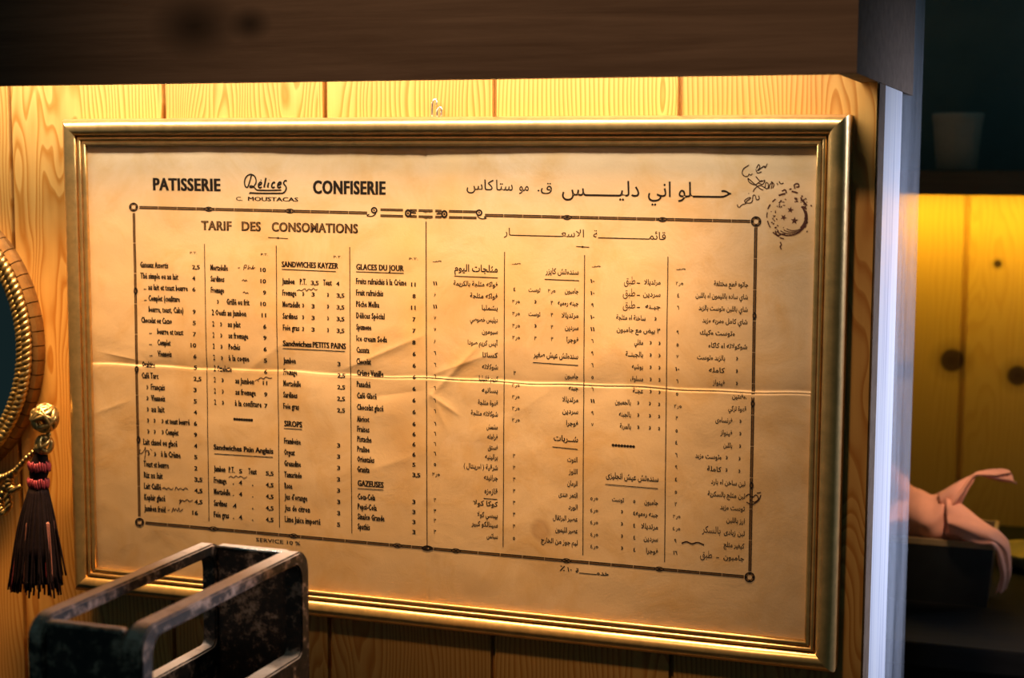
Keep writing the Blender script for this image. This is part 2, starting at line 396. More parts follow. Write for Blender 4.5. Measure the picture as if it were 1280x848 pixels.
def sheet_h(x, z):
    t = (x-FA.x)/(FB.x-FA.x); zf = FA.z+(FB.z-FA.z)*t + .0006*math.sin(x*37)+.0004*math.sin(x*91)
    d = zf - z                                      # + below the fold
    g = .80+.75*noise.noise((x*8, 0, 3.1))
    h = 0.0
    s = 1/(1+math.exp(-max(-40, min(40, d/.00042))))
    h += (1-s)*(-.0013*g*math.exp(min(0, d)/.010)) + s*.00015*g*math.exp(-max(0, d)/.012)
    h -= .0007*math.exp(-((d-.0016)/.0008)**2)*min(1, max(.1, (x-.25)/.15))
    dv = abs(x-FX)
    h += -.0006*math.exp(-dv/.0035) + .0007*math.exp(-(x-FX-.0015)**2/(2*.0008**2))*.6
    for a, b, am, wd in CREASES:
        abx, abz = b.x-a.x, b.z-a.z; L2 = abx*abx+abz*abz
        tt = max(0, min(1, ((x-a.x)*abx+(z-a.z)*abz)/L2))
        qx, qz = a.x+abx*tt-x, a.z+abz*tt-z
        dd = math.sqrt(qx*qx+qz*qz)
        if dd < wd*3: h += am*math.exp(-dd/wd)*(1-(2*tt-1)**2*.8)
    nf = math.exp(-abs(d)/.05)
    h += .0011*noise.noise((x*7, z*8, 1.7)) + (.0003+.0009*nf)*noise.noise((x*22, z*30, 5.2)) + .00012*noise.noise((x*70, z*70, 2.2))
    return h
LIFT = .0016                                        # sheet rests this far in front of its backing
def on_sheet(x, z, d=0): return Vector((x, -LIFT*0 - sheet_h(x, z) - d, z))
nx = 430
def fold_z(x): return FA.z+(FB.z-FA.z)*(x-FA.x)/(FB.x-FA.x) + .0006*math.sin(x*37)+.0004*math.sin(x*91)
def clus(n): return [1-(1-i/n)**1.7 for i in range(n+1)]
ups, dns = clus(150), [1-q for q in clus(150)[::-1]][1:]
xs = [-.002+(W+.004)*i/nx for i in range(nx+1)]
v = []
for q in ups: v += [on_sheet(x, .002+(fold_z(x)-.002)*q) for x in xs]
for q in dns: v += [on_sheet(x, fold_z(x)+(-H-.002-fold_z(x))*q) for x in xs]
nz = len(ups)+len(dns)-1
f = [(j*(nx+1)+i, (j+1)*(nx+1)+i, (j+1)*(nx+1)+i+1, j*(nx+1)+i+1) for j in range(nz) for i in range(nx)]
sheet = from_pydata('menu_sheet', v, f, PAPER, None, True); keep(sheet, root)
sheet['label'] = 'yellowed folded paper printed with the price list'
bm = bmesh.new(); add_box(bm, .0002-.002, W+.0018, -.0105+.004, -.0055, -H-.0018, .0018)
bm.free()
bm = bmesh.new(); add_box(bm, -.001, W+.001, -.0030+.0012, -.0010, -H-.001, .001); bm.free()
bm = bmesh.new(); add_box(bm, -OV+.004, W+OV-.004, .012, .0235, -H-OV+.004, OV-.004)
keep(from_bm('backing_board', bm, plain('brown_backing_board', (.2, .13, .07), .8)), root)

# --- printing
def slope(py): return .0044+.1006*(py-181)/570
def frame_at(px, py):
    s = at(px, py, Y=0); e = at(px+1, py+slope(py), Y=0)-s; g = s.z-at(px, py+1, Y=0).z
    return s, e, g
def HD(S): S.build('section_heading', INK, 'underlined heading in heavier letters')
class Sheet:
    def __init__(self): self.v = []; self.f = []
    def add(self, pts, faces, d=.00014):
        b = len(self.v)
        self.v += [on_sheet(p[0], p[1], d) for p in pts]; self.f += [tuple(b+i for i in q) for q in faces]
    def build(self, name, mat, label=None):
        if not self.v: return
        o = from_pydata(name, self.v, self.f, mat); 
        o.parent = sheet; o.matrix_parent_inverse = sheet.matrix_world.inverted() if False else Matrix.Identity(4)
        if label: o['label'] = label
        return o
_cache = {}
def glyphs(s, bold=0.0, space=1.0, res=2):
    k = (s, bold, space, res)
    if k not in _cache:
        c = bpy.data.curves.new('t', 'FONT'); c.body = s; c.offset = bold; c.space_character = space; c.resolution_u = res
        o = bpy.data.objects.new('t', c); COL.objects.link(o); bpy.context.view_layer.update()
        me = o.evaluated_get(bpy.context.evaluated_depsgraph_get()).to_mesh()
        vs = [(q.co.x, q.co.y) for q in me.vertices]; fs = [tuple(p.vertices) for p in me.polygons]
        o.to_mesh_clear(); bpy.data.objects.remove(o); bpy.data.curves.remove(c)
        _cache[k] = (vs, fs)
    return _cache[k]
def T(S, s, px, py, wpx, hpx, bold=0.0, right=False, space=1.0, d=.00014, res=2, dbl=0):
    """letter a string: baseline starts (or ends) at photo point px,py; cap height and width in photo pixels"""
    vs, fs = glyphs(s, bold, space, res)
    if not vs: return
    x0 = min(a for a, b in vs); x1 = max(a for a, b in vs)
    s0, e, g = frame_at(px, py)
    kx = wpx/(x1-x0); ky = hpx/.70
    pts = []
    for a, b in vs:
        X = (a-x0)*kx - (wpx if right else 0); Y = b*ky
        pts.append((s0.x+e.x*X, s0.z+e.z*X+g*Y))
    S.add(pts, fs, d)
    if dbl: S.add([(x+e.x*dbl, z+e.z*dbl) for x, z in pts], fs, d+.00001)
def stroke(S, pts, wd, smooth=True, d=.00018, closed=False):
    """pen or printed line through photo points"""
    P = [(at(a, b, Y=0).x, at(a, b, Y=0).z) for a, b in pts]
    if smooth and len(P) > 2: P = [(q.x, q.y) for q in catmull([(a, b, 0) for a, b in P], 5, closed)]
    else:
        Q = []
        for (a, b), (c, e) in zip(P[:-1], P[1:]):
            L = math.hypot(c-a, e-b); n = max(1, int(L/.004))
            Q += [(a+(c-a)*i/n, b+(e-b)*i/n) for i in range(n)]
        P = Q+[P[-1]]
    hw = wd*.5*.00079
    V = []; n = len(P)
    for i, (a, b) in enumerate(P):
        p, q = P[max(0, i-1)], P[min(n-1, i+1)]
        if closed: p, q = P[i-1], P[(i+1) % n]
        tx, tz = q[0]-p[0], q[1]-p[1]; L = math.hypot(tx, tz) or 1
        ox, oz = -tz/L*hw, tx/L*hw
        V += [(a+ox, b+oz), (a-ox, b-oz)]
    Fc = [(2*i, 2*i+1, 2*((i+1) % n)+1, 2*((i+1) % n)) for i in range(n if closed else n-1)]
    S.add(V, Fc, d)
def disc(S, px, py, r, d=.00018, r0=0, n=14, a0=0, a1=2*math.pi, sx=1, sy=1):
    V = []; full = abs(a1-a0-2*math.pi) < 1e-6
    for k in range(n if full else n+1):
        a = a0+(a1-a0)*k/n
        for rr in (r, r0):
            q = at(px+math.cos(a)*rr*sx, py+math.sin(a)*rr*sy, Y=0); V.append((q.x, q.z))
    m = len(V)//2
    S.add(V, [(2*i, 2*((i+1) % m), 2*((i+1) % m)+1, 2*i+1) for i in range(m if full else m-1)], d)

# Arabic joining (isolated, final, initial, medial)
AR = {'ا': 'FE8D FE8E', 'أ': 'FE83 FE84', 'آ': 'FE81 FE82', 'ب': 'FE8F FE90 FE91 FE92', 'ة': 'FE93 FE94', 'ت': 'FE95 FE96 FE97 FE98', 'ث': 'FE99 FE9A FE9B FE9C',
      'ج': 'FE9D FE9E FE9F FEA0', 'ح': 'FEA1 FEA2 FEA3 FEA4', 'خ': 'FEA5 FEA6 FEA7 FEA8', 'د': 'FEA9 FEAA', 'ذ': 'FEAB FEAC', 'ر': 'FEAD FEAE', 'ز': 'FEAF FEB0',
      'س': 'FEB1 FEB2 FEB3 FEB4', 'ش': 'FEB5 FEB6 FEB7 FEB8', 'ص': 'FEB9 FEBA FEBB FEBC', 'ض': 'FEBD FEBE FEBF FEC0', 'ط': 'FEC1 FEC2 FEC3 FEC4', 'ظ': 'FEC5 FEC6 FEC7 FEC8',
      'ع': 'FEC9 FECA FECB FECC', 'غ': 'FECD FECE FECF FED0', 'ف': 'FED1 FED2 FED3 FED4', 'ق': 'FED5 FED6 FED7 FED8', 'ك': 'FED9 FEDA FEDB FEDC', 'ل': 'FEDD FEDE FEDF FEE0',
      'م': 'FEE1 FEE2 FEE3 FEE4', 'ن': 'FEE5 FEE6 FEE7 FEE8', 'ه': 'FEE9 FEEA FEEB FEEC', 'و': 'FEED FEEE', 'ى': 'FEEF FEF0', 'ي': 'FEF1 FEF2 FEF3 FEF4', 'ئ': 'FE89 FE8A FE8B FE8C',
      'ـ': '0640 0640 0640 0640'}
AR = {k: [chr(int(x, 16)) for x in v_.split()] for k, v_ in AR.items()}
def ar(s):
    s2 = []; i = 0
    while i < len(s):
        if s[i] == 'ل' and i+1 < len(s) and s[i+1] == 'ا': s2.append('لا'); i += 2
        else: s2.append(s[i]); i += 1
    def dual(c): return c in AR and len(AR[c]) == 4
    out = []
    for i, c in enumerate(s2):
        pj = i > 0 and dual(s2[i-1]); nj = i+1 < len(s2) and (s2[i+1] in AR or s2[i+1] == 'لا')
        if c == 'لا': out.append('\ufefc' if pj else '\ufefb')
        elif c in AR:
            fm = AR[c]
            if len(fm) == 4: out.append(fm[3] if pj and nj else fm[1] if pj else fm[2] if nj else fm[0])
            else: out.append(fm[1] if pj else fm[0])
        else: out.append(c)
    r = ''.join(out[::-1])
    return r.translate(str.maketrans('()', ')('))
AD = str.maketrans('0123456789', '٠١٢٣٤٥٦٧٨٩')

# headings
S = Sheet()
T(S, 'PATISSERIE', 191.3, 237.6, 82.2, 15, .022, res=3, space=1.10, dbl=1.1)
T(S, 'CONFISERIE', 391, 241.8, 88.3, 16, .022, res=3, space=1.10, dbl=1.1)
T(S, 'C.', 295, 250.8, 8, 4.8, .012); T(S, 'MOUSTACAS', 309.8, 251, 61.5, 5, 0, dbl=.7)
S.build('printed_heading', INK, 'black French title words'); S = Sheet()
T(S, ar('حـــــلو اني'), 914, 247.5, 106, 19, .004, True, res=4)
T(S, ar('دليــــــس'), 799, 246, 98, 19, .004, True, res=4)
T(S, ar('ق.'), 690, 239.5, 18, 12, .004, True, res=4)
T(S, ar('مو'), 661, 238.8, 12, 12, .004, True, res=4); T(S, ar('ستا'), 641, 238.4, 21, 13, .004, True, res=4); T(S, ar('كاس'), 617, 238, 34, 13, .004, True, res=4)
S.build('printed_heading', INK, 'black Arabic title lettering'); S = Sheet()
T(S, ar('قائمـــــــــــــــــة'), 832, 300, 92, 9.5, .004, True, res=3); T(S, ar('الاسعـــــــــــــــــار'), 730, 296.8, 102, 9.5, .004, True, res=3)
for a, b, c, e in ((335, 297, 360, 298.4), (720, 308.2, 736.5, 309.2)):
    stroke(S, [(a, b), (c, e)], .8, False); disc(S, (a+c)/2, (b+e)/2, 1.3)
for s_, x0, x1, y in (('TARIF', 251.7, 288.7, 287.4), ('DES', 302, 325.2, 288.4), ('CONSOMATIONS', 339.4, 444.5, 289.2)):
    T(S, s_, x0, y, x1-x0, 11.3, .016, res=3, space=1.06, dbl=.9)
S.build('printed_heading', INK, 'price list titles below the border line')
S = Sheet()
for s_, x0, x1, y in (('TARIF', 251.7, 288.7, 287.4), ('DES', 302, 325.2, 288.4), ('CONSOMATIONS', 339.4, 444.5, 289.2)):
    T(S, s_, x0+.6, y-.9, x1-x0-1.2, 9.8, -.012, res=3, d=.0003, space=1.06)
S.build('heading_inline', INKBROWN, 'brown inline inside the title letters')

# the script logo, from pen strokes
S = Sheet()
def C8(pts): return [(296+a*90/1280, 208+b*52/740) for a, b in pts]
for pts, wd in (([(180, 378), (150, 350), (140, 280), (160, 200), (210, 155), (265, 146), (320, 180), (345, 250), (335, 310), (300, 360), (260, 378), (235, 372), (240, 352), (275, 352), (310, 375), (350, 415), (400, 425), (600, 428), (790, 422)], 1.7),
                ([(262, 160), (235, 260), (205, 350), (178, 382)], 1.7), ([(390, 340), (430, 320), (440, 290), (415, 285), (388, 320), (390, 370), (420, 382), (445, 368)], 2.0), ([(428, 252), (436, 240)], 1.8),
                ([(518, 205), (505, 280), (490, 350), (492, 380)], 2.2), ([(568, 290), (552, 350), (556, 380)], 2.2), ([(580, 245), (583, 240)], 1.8),
                ([(678, 300), (660, 285), (630, 310), (622, 360), (645, 382), (675, 365)], 2.2), ([(730, 340), (775, 318), (782, 290), (755, 285), (728, 325), (730, 370), (755, 382), (785, 362)], 2.2),
                ([(880, 275), (872, 252), (840, 270), (832, 310), (860, 345), (878, 385), (860, 440), (820, 475), (760, 480), (400, 480), (245, 472)], 1.9), ([(222, 490), (250, 462)], 1.8)):
    stroke(S, C8(pts), wd)
S.build('script_logo', INK, 'cursive shop logo with a sweeping double underline')

# ruled border with corner roundels and beads
CR = [(167, 259), (945, 277), (937, 722), (175, 653)]
Sb = Sheet(); Sg = Sheet()
def lerp2(a, b, t): return (a[0]+(b[0]-a[0])*t, a[1]+(b[1]-a[1])*t)
def rule(a, b, n, wd=1.0, off=1.25):
    L = math.hypot(b[0]-a[0], b[1]-a[1]); nxn = (-(b[1]-a[1])/L, (b[0]-a[0])/L)
    for k in range(n):
        p, q = lerp2(a, b, (k+.010)/n), lerp2(a, b, (k+.990)/n)
        for sg in (-1, 1):
            stroke(Sb, [(p[0]+nxn[0]*off*sg, p[1]+nxn[1]*off*sg), (q[0]+nxn[0]*off*sg, q[1]+nxn[1]*off*sg)], wd, False)
        stroke(Sg, [p, q], 2*off, False, .0001)
def bead(px, py, ang=0):
    c, s_ = math.cos(ang), math.sin(ang)
    L = lambda *q: [(px+a*c-b*s_, py+a*s_+b*c) for a, b in q]
    stroke(Sb, L((-6, 0), (-3, -2), (0, -2.6), (3, -2), (6, 0)), 1.0); stroke(Sb, L((-6, 0), (-3, 2), (0, 2.6), (3, 2), (6, 0)), 1.0)
    disc(Sb, px, py, 1.6, .00024)
TLc, TRc, BRc, BLc = CR
tl, tr = 468, 600
def top_y(x): return 259+(x-167)*18/778
rule((174, top_y(174)+.2), (459, top_y(459)+.6), 12); rule((606, top_y(606)), (938, top_y(938)), 14)
bot = lambda x: 653+(x-175)*69/762
rule((182, bot(182)), (930, bot(930)), 27); rule((167.4, 266), (174.7, 646), 10, 1.1, 1.1); rule((944.8, 284), (937.2, 715), 11, 1.1, 1.3)
for x in (261, 362, 709, 828): bead(x, top_y(x)+.4, .023)
for x in (267, 367, 497, 570, 708, 824): bead(x, bot(x), .09)
disc(Sb, 534, bot(534), 7, .00024, sx=1, sy=.5)
for x, y in ((169.6, 364), (171.5, 462), (173.4, 550), (943.1, 395), (941, 505), (939.4, 607)): disc(Sb, x, y, 2.6, .00024, 1.0, sy=1.8)
# double centre band at the top
for a, b, n in ((475, 504, 1), (512, 521, 1), (523, 541, 1), (544, 552, 1), (561, 596, 2)):
    for dy in (-4.0, 3.6):
        rule((a, top_y(a)+dy), (b, top_y(b)+dy), n, .9, 1.0)
for x in (510, 555.5):
    disc(Sb, x, top_y(x)-.2, 5.2, .00024, 2.6, sx=.8); disc(Sb, x, top_y(x)-.2, 1.3, .00024)
    sg = 1 if x < 530 else -1
    stroke(Sb, [(x+4*sg, top_y(x)-1), (x+10*sg, top_y(x)-.4)], 1.6); stroke(Sb, [(x+3*sg, top_y(x)-4), (x+8*sg, top_y(x)-2)], .8); stroke(Sb, [(x+3*sg, top_y(x)+3.5), (x+8*sg, top_y(x)+2)], .8)
for x, sg in ((467.5, -1), (599, 1)):
    y = top_y(x)-.5
    disc(Sb, x, y-2.5, 4.2, .00024, 2.3); disc(Sb, x, y-2.5, 1.0, .00024)
    stroke(Sb, [(x-3*sg, y-2), (x-1*sg, y+3), (x+4*sg, y+5.2), (x+9*sg, y+4.2), (x+6*sg, y+2.5)], 1.2)
for cx, cy in CR:
    R_ = 6.6 if cx > 500 else 5.6
    disc(Sb, cx, cy, R_, .00024, R_*.78, 24)
    for k in range(4):
        a = k*math.pi/2; disc(Sb, cx+math.cos(a)*R_*.66, cy+math.sin(a)*R_*.66, R_*.22, .00024)
    disc(Sg, cx, cy, R_*.8, .0001, R_*.45)
Sb.build('printed_border', INK, 'dark double-ruled border with roundels at its corners'); Sg.build('border_fill', INKBROWN, 'brown tint between the border rules')
# column rules
S = Sheet()
for a, b in (((255.7, 305), (261.5, 652)), ((345.2, 307), (349.5, 660)), ((437, 309), (440, 667)), ((631, 315), (629, 684)), ((730.8, 319), (728.5, 694)), ((834.8, 321), (830.7, 703))):
    stroke(S, [a, b], 1.0, False)
stroke(S, [(532.4, 277), (534, 686)], 1.3, False)
S.build('column_rules', INK, 'thin black lines between the columns')

def price(S, x, y, p):
    """French price: whole number ends at x, decimals follow"""
    a, _, d = p.partition(',')
    if a: T(S, a, x, y+slope(y)*0, (2.0 if a == '1' else 3.6 if len(a) == 1 else 5.4 if a == '11' else 6.8), 5.2, .015, True, dbl=.5)
    if d: T(S, ','+d, x+.5, y, 5.4, 5.2, .015, dbl=.5)
def name(S, s, x, y, wd=None, h=7.4):
    T(S, s, x, y, wd or len(s)*2.2, h, .016, res=1, space=1.12, dbl=.55)
def row(x, y, dx): return y+slope(y)*dx
def ditto(S, x, y):
    T(S, '»', x, y-.6, 2.6, 7, .03, res=1)
def lowd(S, x, y):
    disc(S, x+.8, y-.6, .75); disc(S, x+2.6, y-.6, .75)

# column 1
S = Sheet()
T(S, 'P.T.', 237.5, 317.5, 9, 2.8, .01)
R1 = [('Gateaux Assortis', 0, 35, '2,5'), ('Thé simple ou au lait', 0, 47, '4'), ('„au lait et toast beurre', 4, 55, '6'), ('„Complet (confiture', 4, 45, ''), ('beurre, toast, Cake)', 9.5, 43, '9'),
      ('Chocolat ou Cacao', 0, 38, '5'), ('„beurre et toast', 19, 32, '7'), ('„Complet', 19, 16, '10'), ('„Viennois', 19, 17, '6'), ('Ovaltine', 0, 16, '5'), ('Café Turc', 0, 20, '2,5'),
      ('»Français', 11, 17, '3'), ('»Viennois', 11, 17, '5'), ('»au lait', 11, 16, '4'), ('»»»et toast beurré', 28, 30, '6'), ('»»»Complet', 28, 16, '9'), ('Lait chaud ou glacé', 0, 42, '4'),
      ('»»à la Crème', 22, 24, '5'), ('Toast et beurre', 0, 31, '2'), ('Riz au lait', 0, 23, '3,5'), ('Lait Caillé', 0, 21, '4,5'), ('Kephir glacé', 0, 26, '4,5'), ('Jambon froid', 0, 26, '16')]
for i, (s_, ind, wd, p) in enumerate(R1):
    x = 175+5.8*i/22; y = 334.5+13.82*i
    t = s_.lstrip('„»'); k = len(s_)-len(t)
    if s_[0] == '„':
        lowd(S, x+(4 if ind < 10 else 10), row(x, y, 6)); xo = ind+6 if ind < 10 else ind+1.5
        name(S, t, x+(9.5 if ind < 10 else 20), row(x, y, 10), wd-(6 if ind < 10 else 0))
    else:
        for q in range(k): ditto(S, x+5.5+q*(8 if q < 2 else 9), row(x, y, 6+8*q))
        name(S, t, x+ind, row(x, y, ind), wd)
    xp = 243.8+3.4*i/22
    price(S, xp, row(x, y, xp-x), p)
S.build('price_list', INK, 'French price column for cakes, tea, coffee and milk')
# column 2
S = Sheet()
T(S, 'P.T.', 326, 319.6, 9, 2.8, .01)
R2 = [('Mortadelle', '', 0, 21.7, '10'), ('Sardines', '', 0, 17, '10'), ('Fromage', '', 0, 16.5, '9'), ('Grillé ou frit', '»', 19.5, 28, '10'), ('2 Oeufs au Jambon', '', 1, 42, '11'), ('au plat', '2»', 20.5, 15.5, '6'),
      ('au fromage', '2»', 21, 24, '9'), ('Pochés', '2»', 21, 14, '6'), ('à la coque', '2»', 20.5, 25, '5'), ('2 Omelette', '', 1.5, 22, '6'), ('au Jambon', '2»', 28, 23, '11'), ('au fromage', '2»', 28, 25, '9'), ('à la confiture', '2»', 27, 33, '7')]
for i, (s_, pre, ind, wd, p) in enumerate(R2):
    x = 263.2+3*i/12; y = 338+14.0*i
    if pre == '»': ditto(S, x+7.5, row(x, y, 8))
    if pre == '2»': T(S, '2', x+1.3, row(x, y, 1), 2.4, 6.5, .03); ditto(S, x+11, row(x, y, 11))
    name(S, s_, x+ind, row(x, y, ind), wd)
    price(S, 332.2+1.5*i/12, row(x, y, 69), p)
def beads(S, x0, x1, y, n=8):
    for k in range(n):
        xx = x0+(x1-x0)*(k+.5)/n; yy = y+slope(y)*(xx-x0)
        disc(S, xx, yy, 1.75, sx=.95); 
    stroke(S, [(x0, y), (x1, y+slope(y)*(x1-x0))], 1.1, False)
S.build('price_list', INK, 'French prices for cheese and eggs'); S = Sheet(); beads(S, 291.6, 316, 524); S.build('bead_divider', INK); S = Sheet()
T(S, 'Sandwiches Pain Anglais', 266.8, 562, 73.2, 6.4, .014, space=1.05, dbl=.7)
stroke(S, [(267.8, 567.5), (341, 572)], .9, False)
HD(S)
S = Sheet()
for i, (s_, wd, p1, p2) in enumerate((('Jambon', 13.8, '5', '5,5'), ('Fromage', 15.5, '4', '4,5'), ('Mortadelle', 20, '4', '4,5'), ('Sardines', 16, '4', '4,5'), ('Foie gras', 18.5, '4', '4,5'))):
    x = 267.4; y = 589.4+14.3*i
    name(S, s_, x, y, wd)
    if i == 0: name(S, 'P.T.', x+18.5, row(x, y, 19), 7); name(S, 'Toast', x+43, row(x, y, 43), 10)
    else: disc(S, x+24.5, row(x, y, 24)-.4, .8); disc(S, x+48.5, row(x, y, 48)-.4, .8)
    price(S, x+(35 if i != 3 else 28), row(x, y, 34), p1); price(S, x+68.3, row(x, y, 68), p2)
S.build('price_list', INK, 'French prices for English bread sandwiches')
# column 3
S = Sheet()
T(S, 'P.T.', 417, 322.6, 10, 2.8, .01)
T(S, 'SANDWICHES KAYZER', 352, 333.8, 69.3, 7, .014, space=1.06, dbl=.7); stroke(S, [(352.3, 336.8), (419.8, 339.6)], .9, False); HD(S); S = Sheet()
for i, (s_, wd) in enumerate((('Jambon', 15), ('Fromage', 17), ('Mortadelle', 21.5), ('Sardines', 18), ('Foie gras', 20))):
    x = 352.7+.3*i; y = 355+14.5*i
    name(S, s_, x, y, wd)
    if i == 0:
        name(S, 'P.T.', 374.6, row(x, y, 22), 8); price(S, 392, row(x, y, 40), '3,5'); name(S, 'Toast', 403.7, row(x, y, 51), 10.6); price(S, 423.8, row(x, y, 71), '4')
    else:
        ditto(S, 377.8, row(x, y, 25)); price(S, 393, row(x, y, 40), '3'); ditto(S, 408.8, row(x, y, 56)); price(S, 424.3, row(x, y, 71), '3,5')
S.build('price_list', INK, 'French prices for roll sandwiches'); S = Sheet()
T(S, 'Sandwiches', 353.8, 432.5, 35, 7, .014, dbl=.7); T(S, 'PETITS PAINS', 390.8, 434.4, 41, 7, .014, space=1.05, dbl=.7); stroke(S, [(353.8, 435.6), (431.3, 439.6)], .9, False); HD(S); S = Sheet()
for i, (s_, wd, p) in enumerate((('Jambon', 15, '3'), ('Fromage', 17, '2,5'), ('Mortadelle', 22, '2,5'), ('Sardines', 17.5, '2,5'), ('Foie gras', 19.5, '2,5'))):
    x = 354; y = 454.2+14.25*i; name(S, s_, x, y, wd); price(S, 425.2, row(x, y, 71), p)
S.build('price_list', INK, 'French prices for small bread sandwiches'); S = Sheet()
T(S, 'SIROPS', 354.9, 533, 22.3, 7, .014, space=1.05, dbl=.7); stroke(S, [(354.9, 535.8), (377.6, 537)], .9, False); HD(S); S = Sheet()
for i, (s_, wd, p) in enumerate((('Framboise', 20.5, '3'), ('Orgeat', 13, '3'), ('Grenadine', 20.5, '3'), ('Tamarindo', 21.5, '3'), ('Rose', 9.5, '3'), ("Jus d'orange", 28, '3'), ('Jus de citron', 31, '3'), ('Lime Juice importé', 44, '5'))):
    x = 354.9+1*i/7; y = 554.8+13.95*i; name(S, s_, x, y, wd); price(S, 424.9, row(x, y, 70), p)
S.build('price_list', INK, 'French prices for syrups')
# column 4
S = Sheet()
T(S, 'P.T.', 511.5, 325, 11, 2.8, .01)
T(S, 'GLACES DU JOUR', 445, 337.2, 58.5, 7.2, .014, space=1.06, dbl=.7); stroke(S, [(445, 339.8), (504.5, 341.8)], .9, False); HD(S); S = Sheet()
R4 = [('Fruits rafraichis à la Crème', 62, '11'), ('Fruit rafraichis', 33.5, '8'), ('Pêche Melba', 28.5, '11'), ('Délices Spécial', 35, '7'), ('Spumone', 18.5, '7'), ('Ice cream Soda', 38, '8'), ('Cassata', 16, '6'), ('Chocolat', 18, '6'),
      ('Crème Vanille', 33, '6'), ('Panaché', 17, '6'), ('Café Glacé', 24.5, '6'), ('Chocolat glacé', 33, '6'), ('Abricot', 15, '6'), ('Fraises', 15, '6'), ('Pistache', 17.5, '6'), ('Praline', 15, '6'), ('Orientales', 21, '5'), ('Granita', 15, '3,5')]
for i, (s_, wd, p) in enumerate(R4):
    x = 445+1.8*i/17; y = 355+14.3*i if i < 12 else 527.2+12.55*(i-12)
    name(S, s_, x, y, wd); price(S, 519.3, row(x, y, 72)+1, p)
S.build('price_list', INK, 'French prices for ice creams'); S = Sheet()
T(S, 'GAZEUSES', 447.2, 607.4, 32, 7.2, .014, space=1.05, dbl=.7); stroke(S, [(447.2, 610.8), (479.7, 612.6)], .9, False); HD(S); S = Sheet()
for i, (s_, wd, p) in enumerate((('Coca-Cola', 21.5, '3'), ('Pepsi-Cola', 23.5, '3'), ('Sinalco Grande', 33, '3'), ('Spathis', 15, '3'))):
    x = 447.2; y = 624.2+12.45*i; name(S, s_, x, y, wd); price(S, 519.3, row(x, y, 72), p)
S.build('price_list', INK, 'French prices for fizzy drinks')

def an(S, s, x, y, wd=None, h=6.0):
    T(S, ar(s), x, y, wd or max(8, len(s)*2.7), h, .022, True, res=1)
def ap(S, s, xc, y):
    """Arabic-digit price centred on xc"""
    if ',' in s:
        a, b = s.split(','); T(S, a.translate(AD), xc-2.2, y, 2.8, 4.2, .02, True, res=1); T(S, ar('ر'), xc+.9, y, 2.2, 4.5, .02, True, res=1); T(S, '٥', xc+4.5, y, 3.0, 3.6, .03, True, res=1)
    else:
        w_ = {1: 2.8, 2: 5.4}[len(s)]
        if s in '1': w_ = 1.3
        T(S, s.translate(AD), xc+w_/2, y, w_, 4.6, .035, True, res=1)
def am(S, x, y): T(S, '»', x+1.2, y-.8, 2.6, 6, .03, res=1)
def ul(S, a, b): stroke(S, [a, b], .9, False)
# Arabic column A
S = Sheet()
an(S, 'صـ', 552, 328, 11, 3.6)
an(S, 'مثلجات اليوم', 622.6, 340.6, 55, 8.6); ul(S, (568, 345.2), (622.6, 347.4)); HD(S); S = Sheet()
RA = [('فواكه مثلجة بالكريمة', 56, '11'), ('فواكه مثلجة', 35, '8'), ('بشملبا', 20, '11'), ('ديليس خصوصي', 35, '7'), ('سبومون', 20, '7'), ('آيس كريم صودا', 38, '8'), ('كساتا', 19, '6'), ('شوكلاته', 20, '6'), ('كريم فانيليا', 24, '6'), ('بسانيه', 20, '6'),
      ('قهوة مثلجة', 25, '6'), ('شوكلاته مثلجة', 34, '6'), ('مشمش', 14, '6'), ('فراوله', 13, '6'), ('فستق', 12.5, '6'), ('برالينيه', 16, '6'), ('شرقية ( اورينتال )', 43, '5'), ('جرانيته', 17.5, '3,5'), ('كوكا كولا', 31, '3'), ('بيبسي كولا', 26, '3'), ('سينالكو كبير', 33, '3'), ('سباتس', 14, '3')]
BA = [358.8+14.75*i for i in range(10)] + [507.3, 521, 537, 549.5, 562.6, 574.7, 588, 600.8, 633.7, 647.8, 659.7, 673.8]
for (s_, wd, p), y in zip(RA, BA):
    an(S, s_, 622.4, y, wd); ap(S, p, 544 if ',' not in p else 545.5, row(622, y, -78)+.6)
S.build('price_list', INK, 'Arabic prices beside the centre fold'); S = Sheet(); an(S, 'قازوزه', 622, 618, 16.5, 6.5); ul(S, (604.7, 623.3), (621.6, 624.6)); HD(S)
# Arabic column B
S = Sheet()
an(S, 'صـ', 651, 331, 11, 3.6)
an(S, 'سندوتش كايزر', 723.4, 343.5, 41.7, 7); ul(S, (680.8, 349.2), (723.9, 351)); HD(S); S = Sheet()
for i, (s_, wd, m_, r_) in enumerate((('جامبون', 17, '3,5', '4'), ('جبنه روميه', 26, '3', '3,5'), ('مرتديللا', 21, '3', '3,5'), ('سردين', 17, '3', '3,5'), ('فوجرا', 15, '3', '3,5'))):
    y = 367+15.25*i; an(S, s_, 723.2, y, wd); ap(S, m_, 690, row(723, y, -33)); ap(S, r_, 643.5 if i == 0 else 645.5, row(723, y, -78))
    if i in (0, 2): an(S, 'توست', 675.7, row(723, y, -48), 15, 5.5)
    elif i == 4: ap(S, '3', 669, row(723, y, -54))
    else: am(S, 667, row(723, y, -54))
S.build('price_list', INK, 'Arabic prices for roll sandwiches'); S = Sheet()
an(S, 'سندوتش عيش صغير', 722.7, 449, 56.5, 7); ul(S, (666, 453.4), (722.7, 457)); HD(S); S = Sheet()
for i, (s_, wd, p) in enumerate((('جامبون', 17, '3'), ('جبنه', 12, '2,5'), ('مرتديللا', 20, '2,5'), ('سردين', 20, '2,5'), ('فوجرا', 15, '2,5'))):
    y = 473.5+14.75*i; an(S, s_, 722.8, y, wd); ap(S, p, 643 if i == 0 else 645, row(723, y, -78))
S.build('price_list', INK, 'Arabic prices for small bread sandwiches'); S = Sheet()
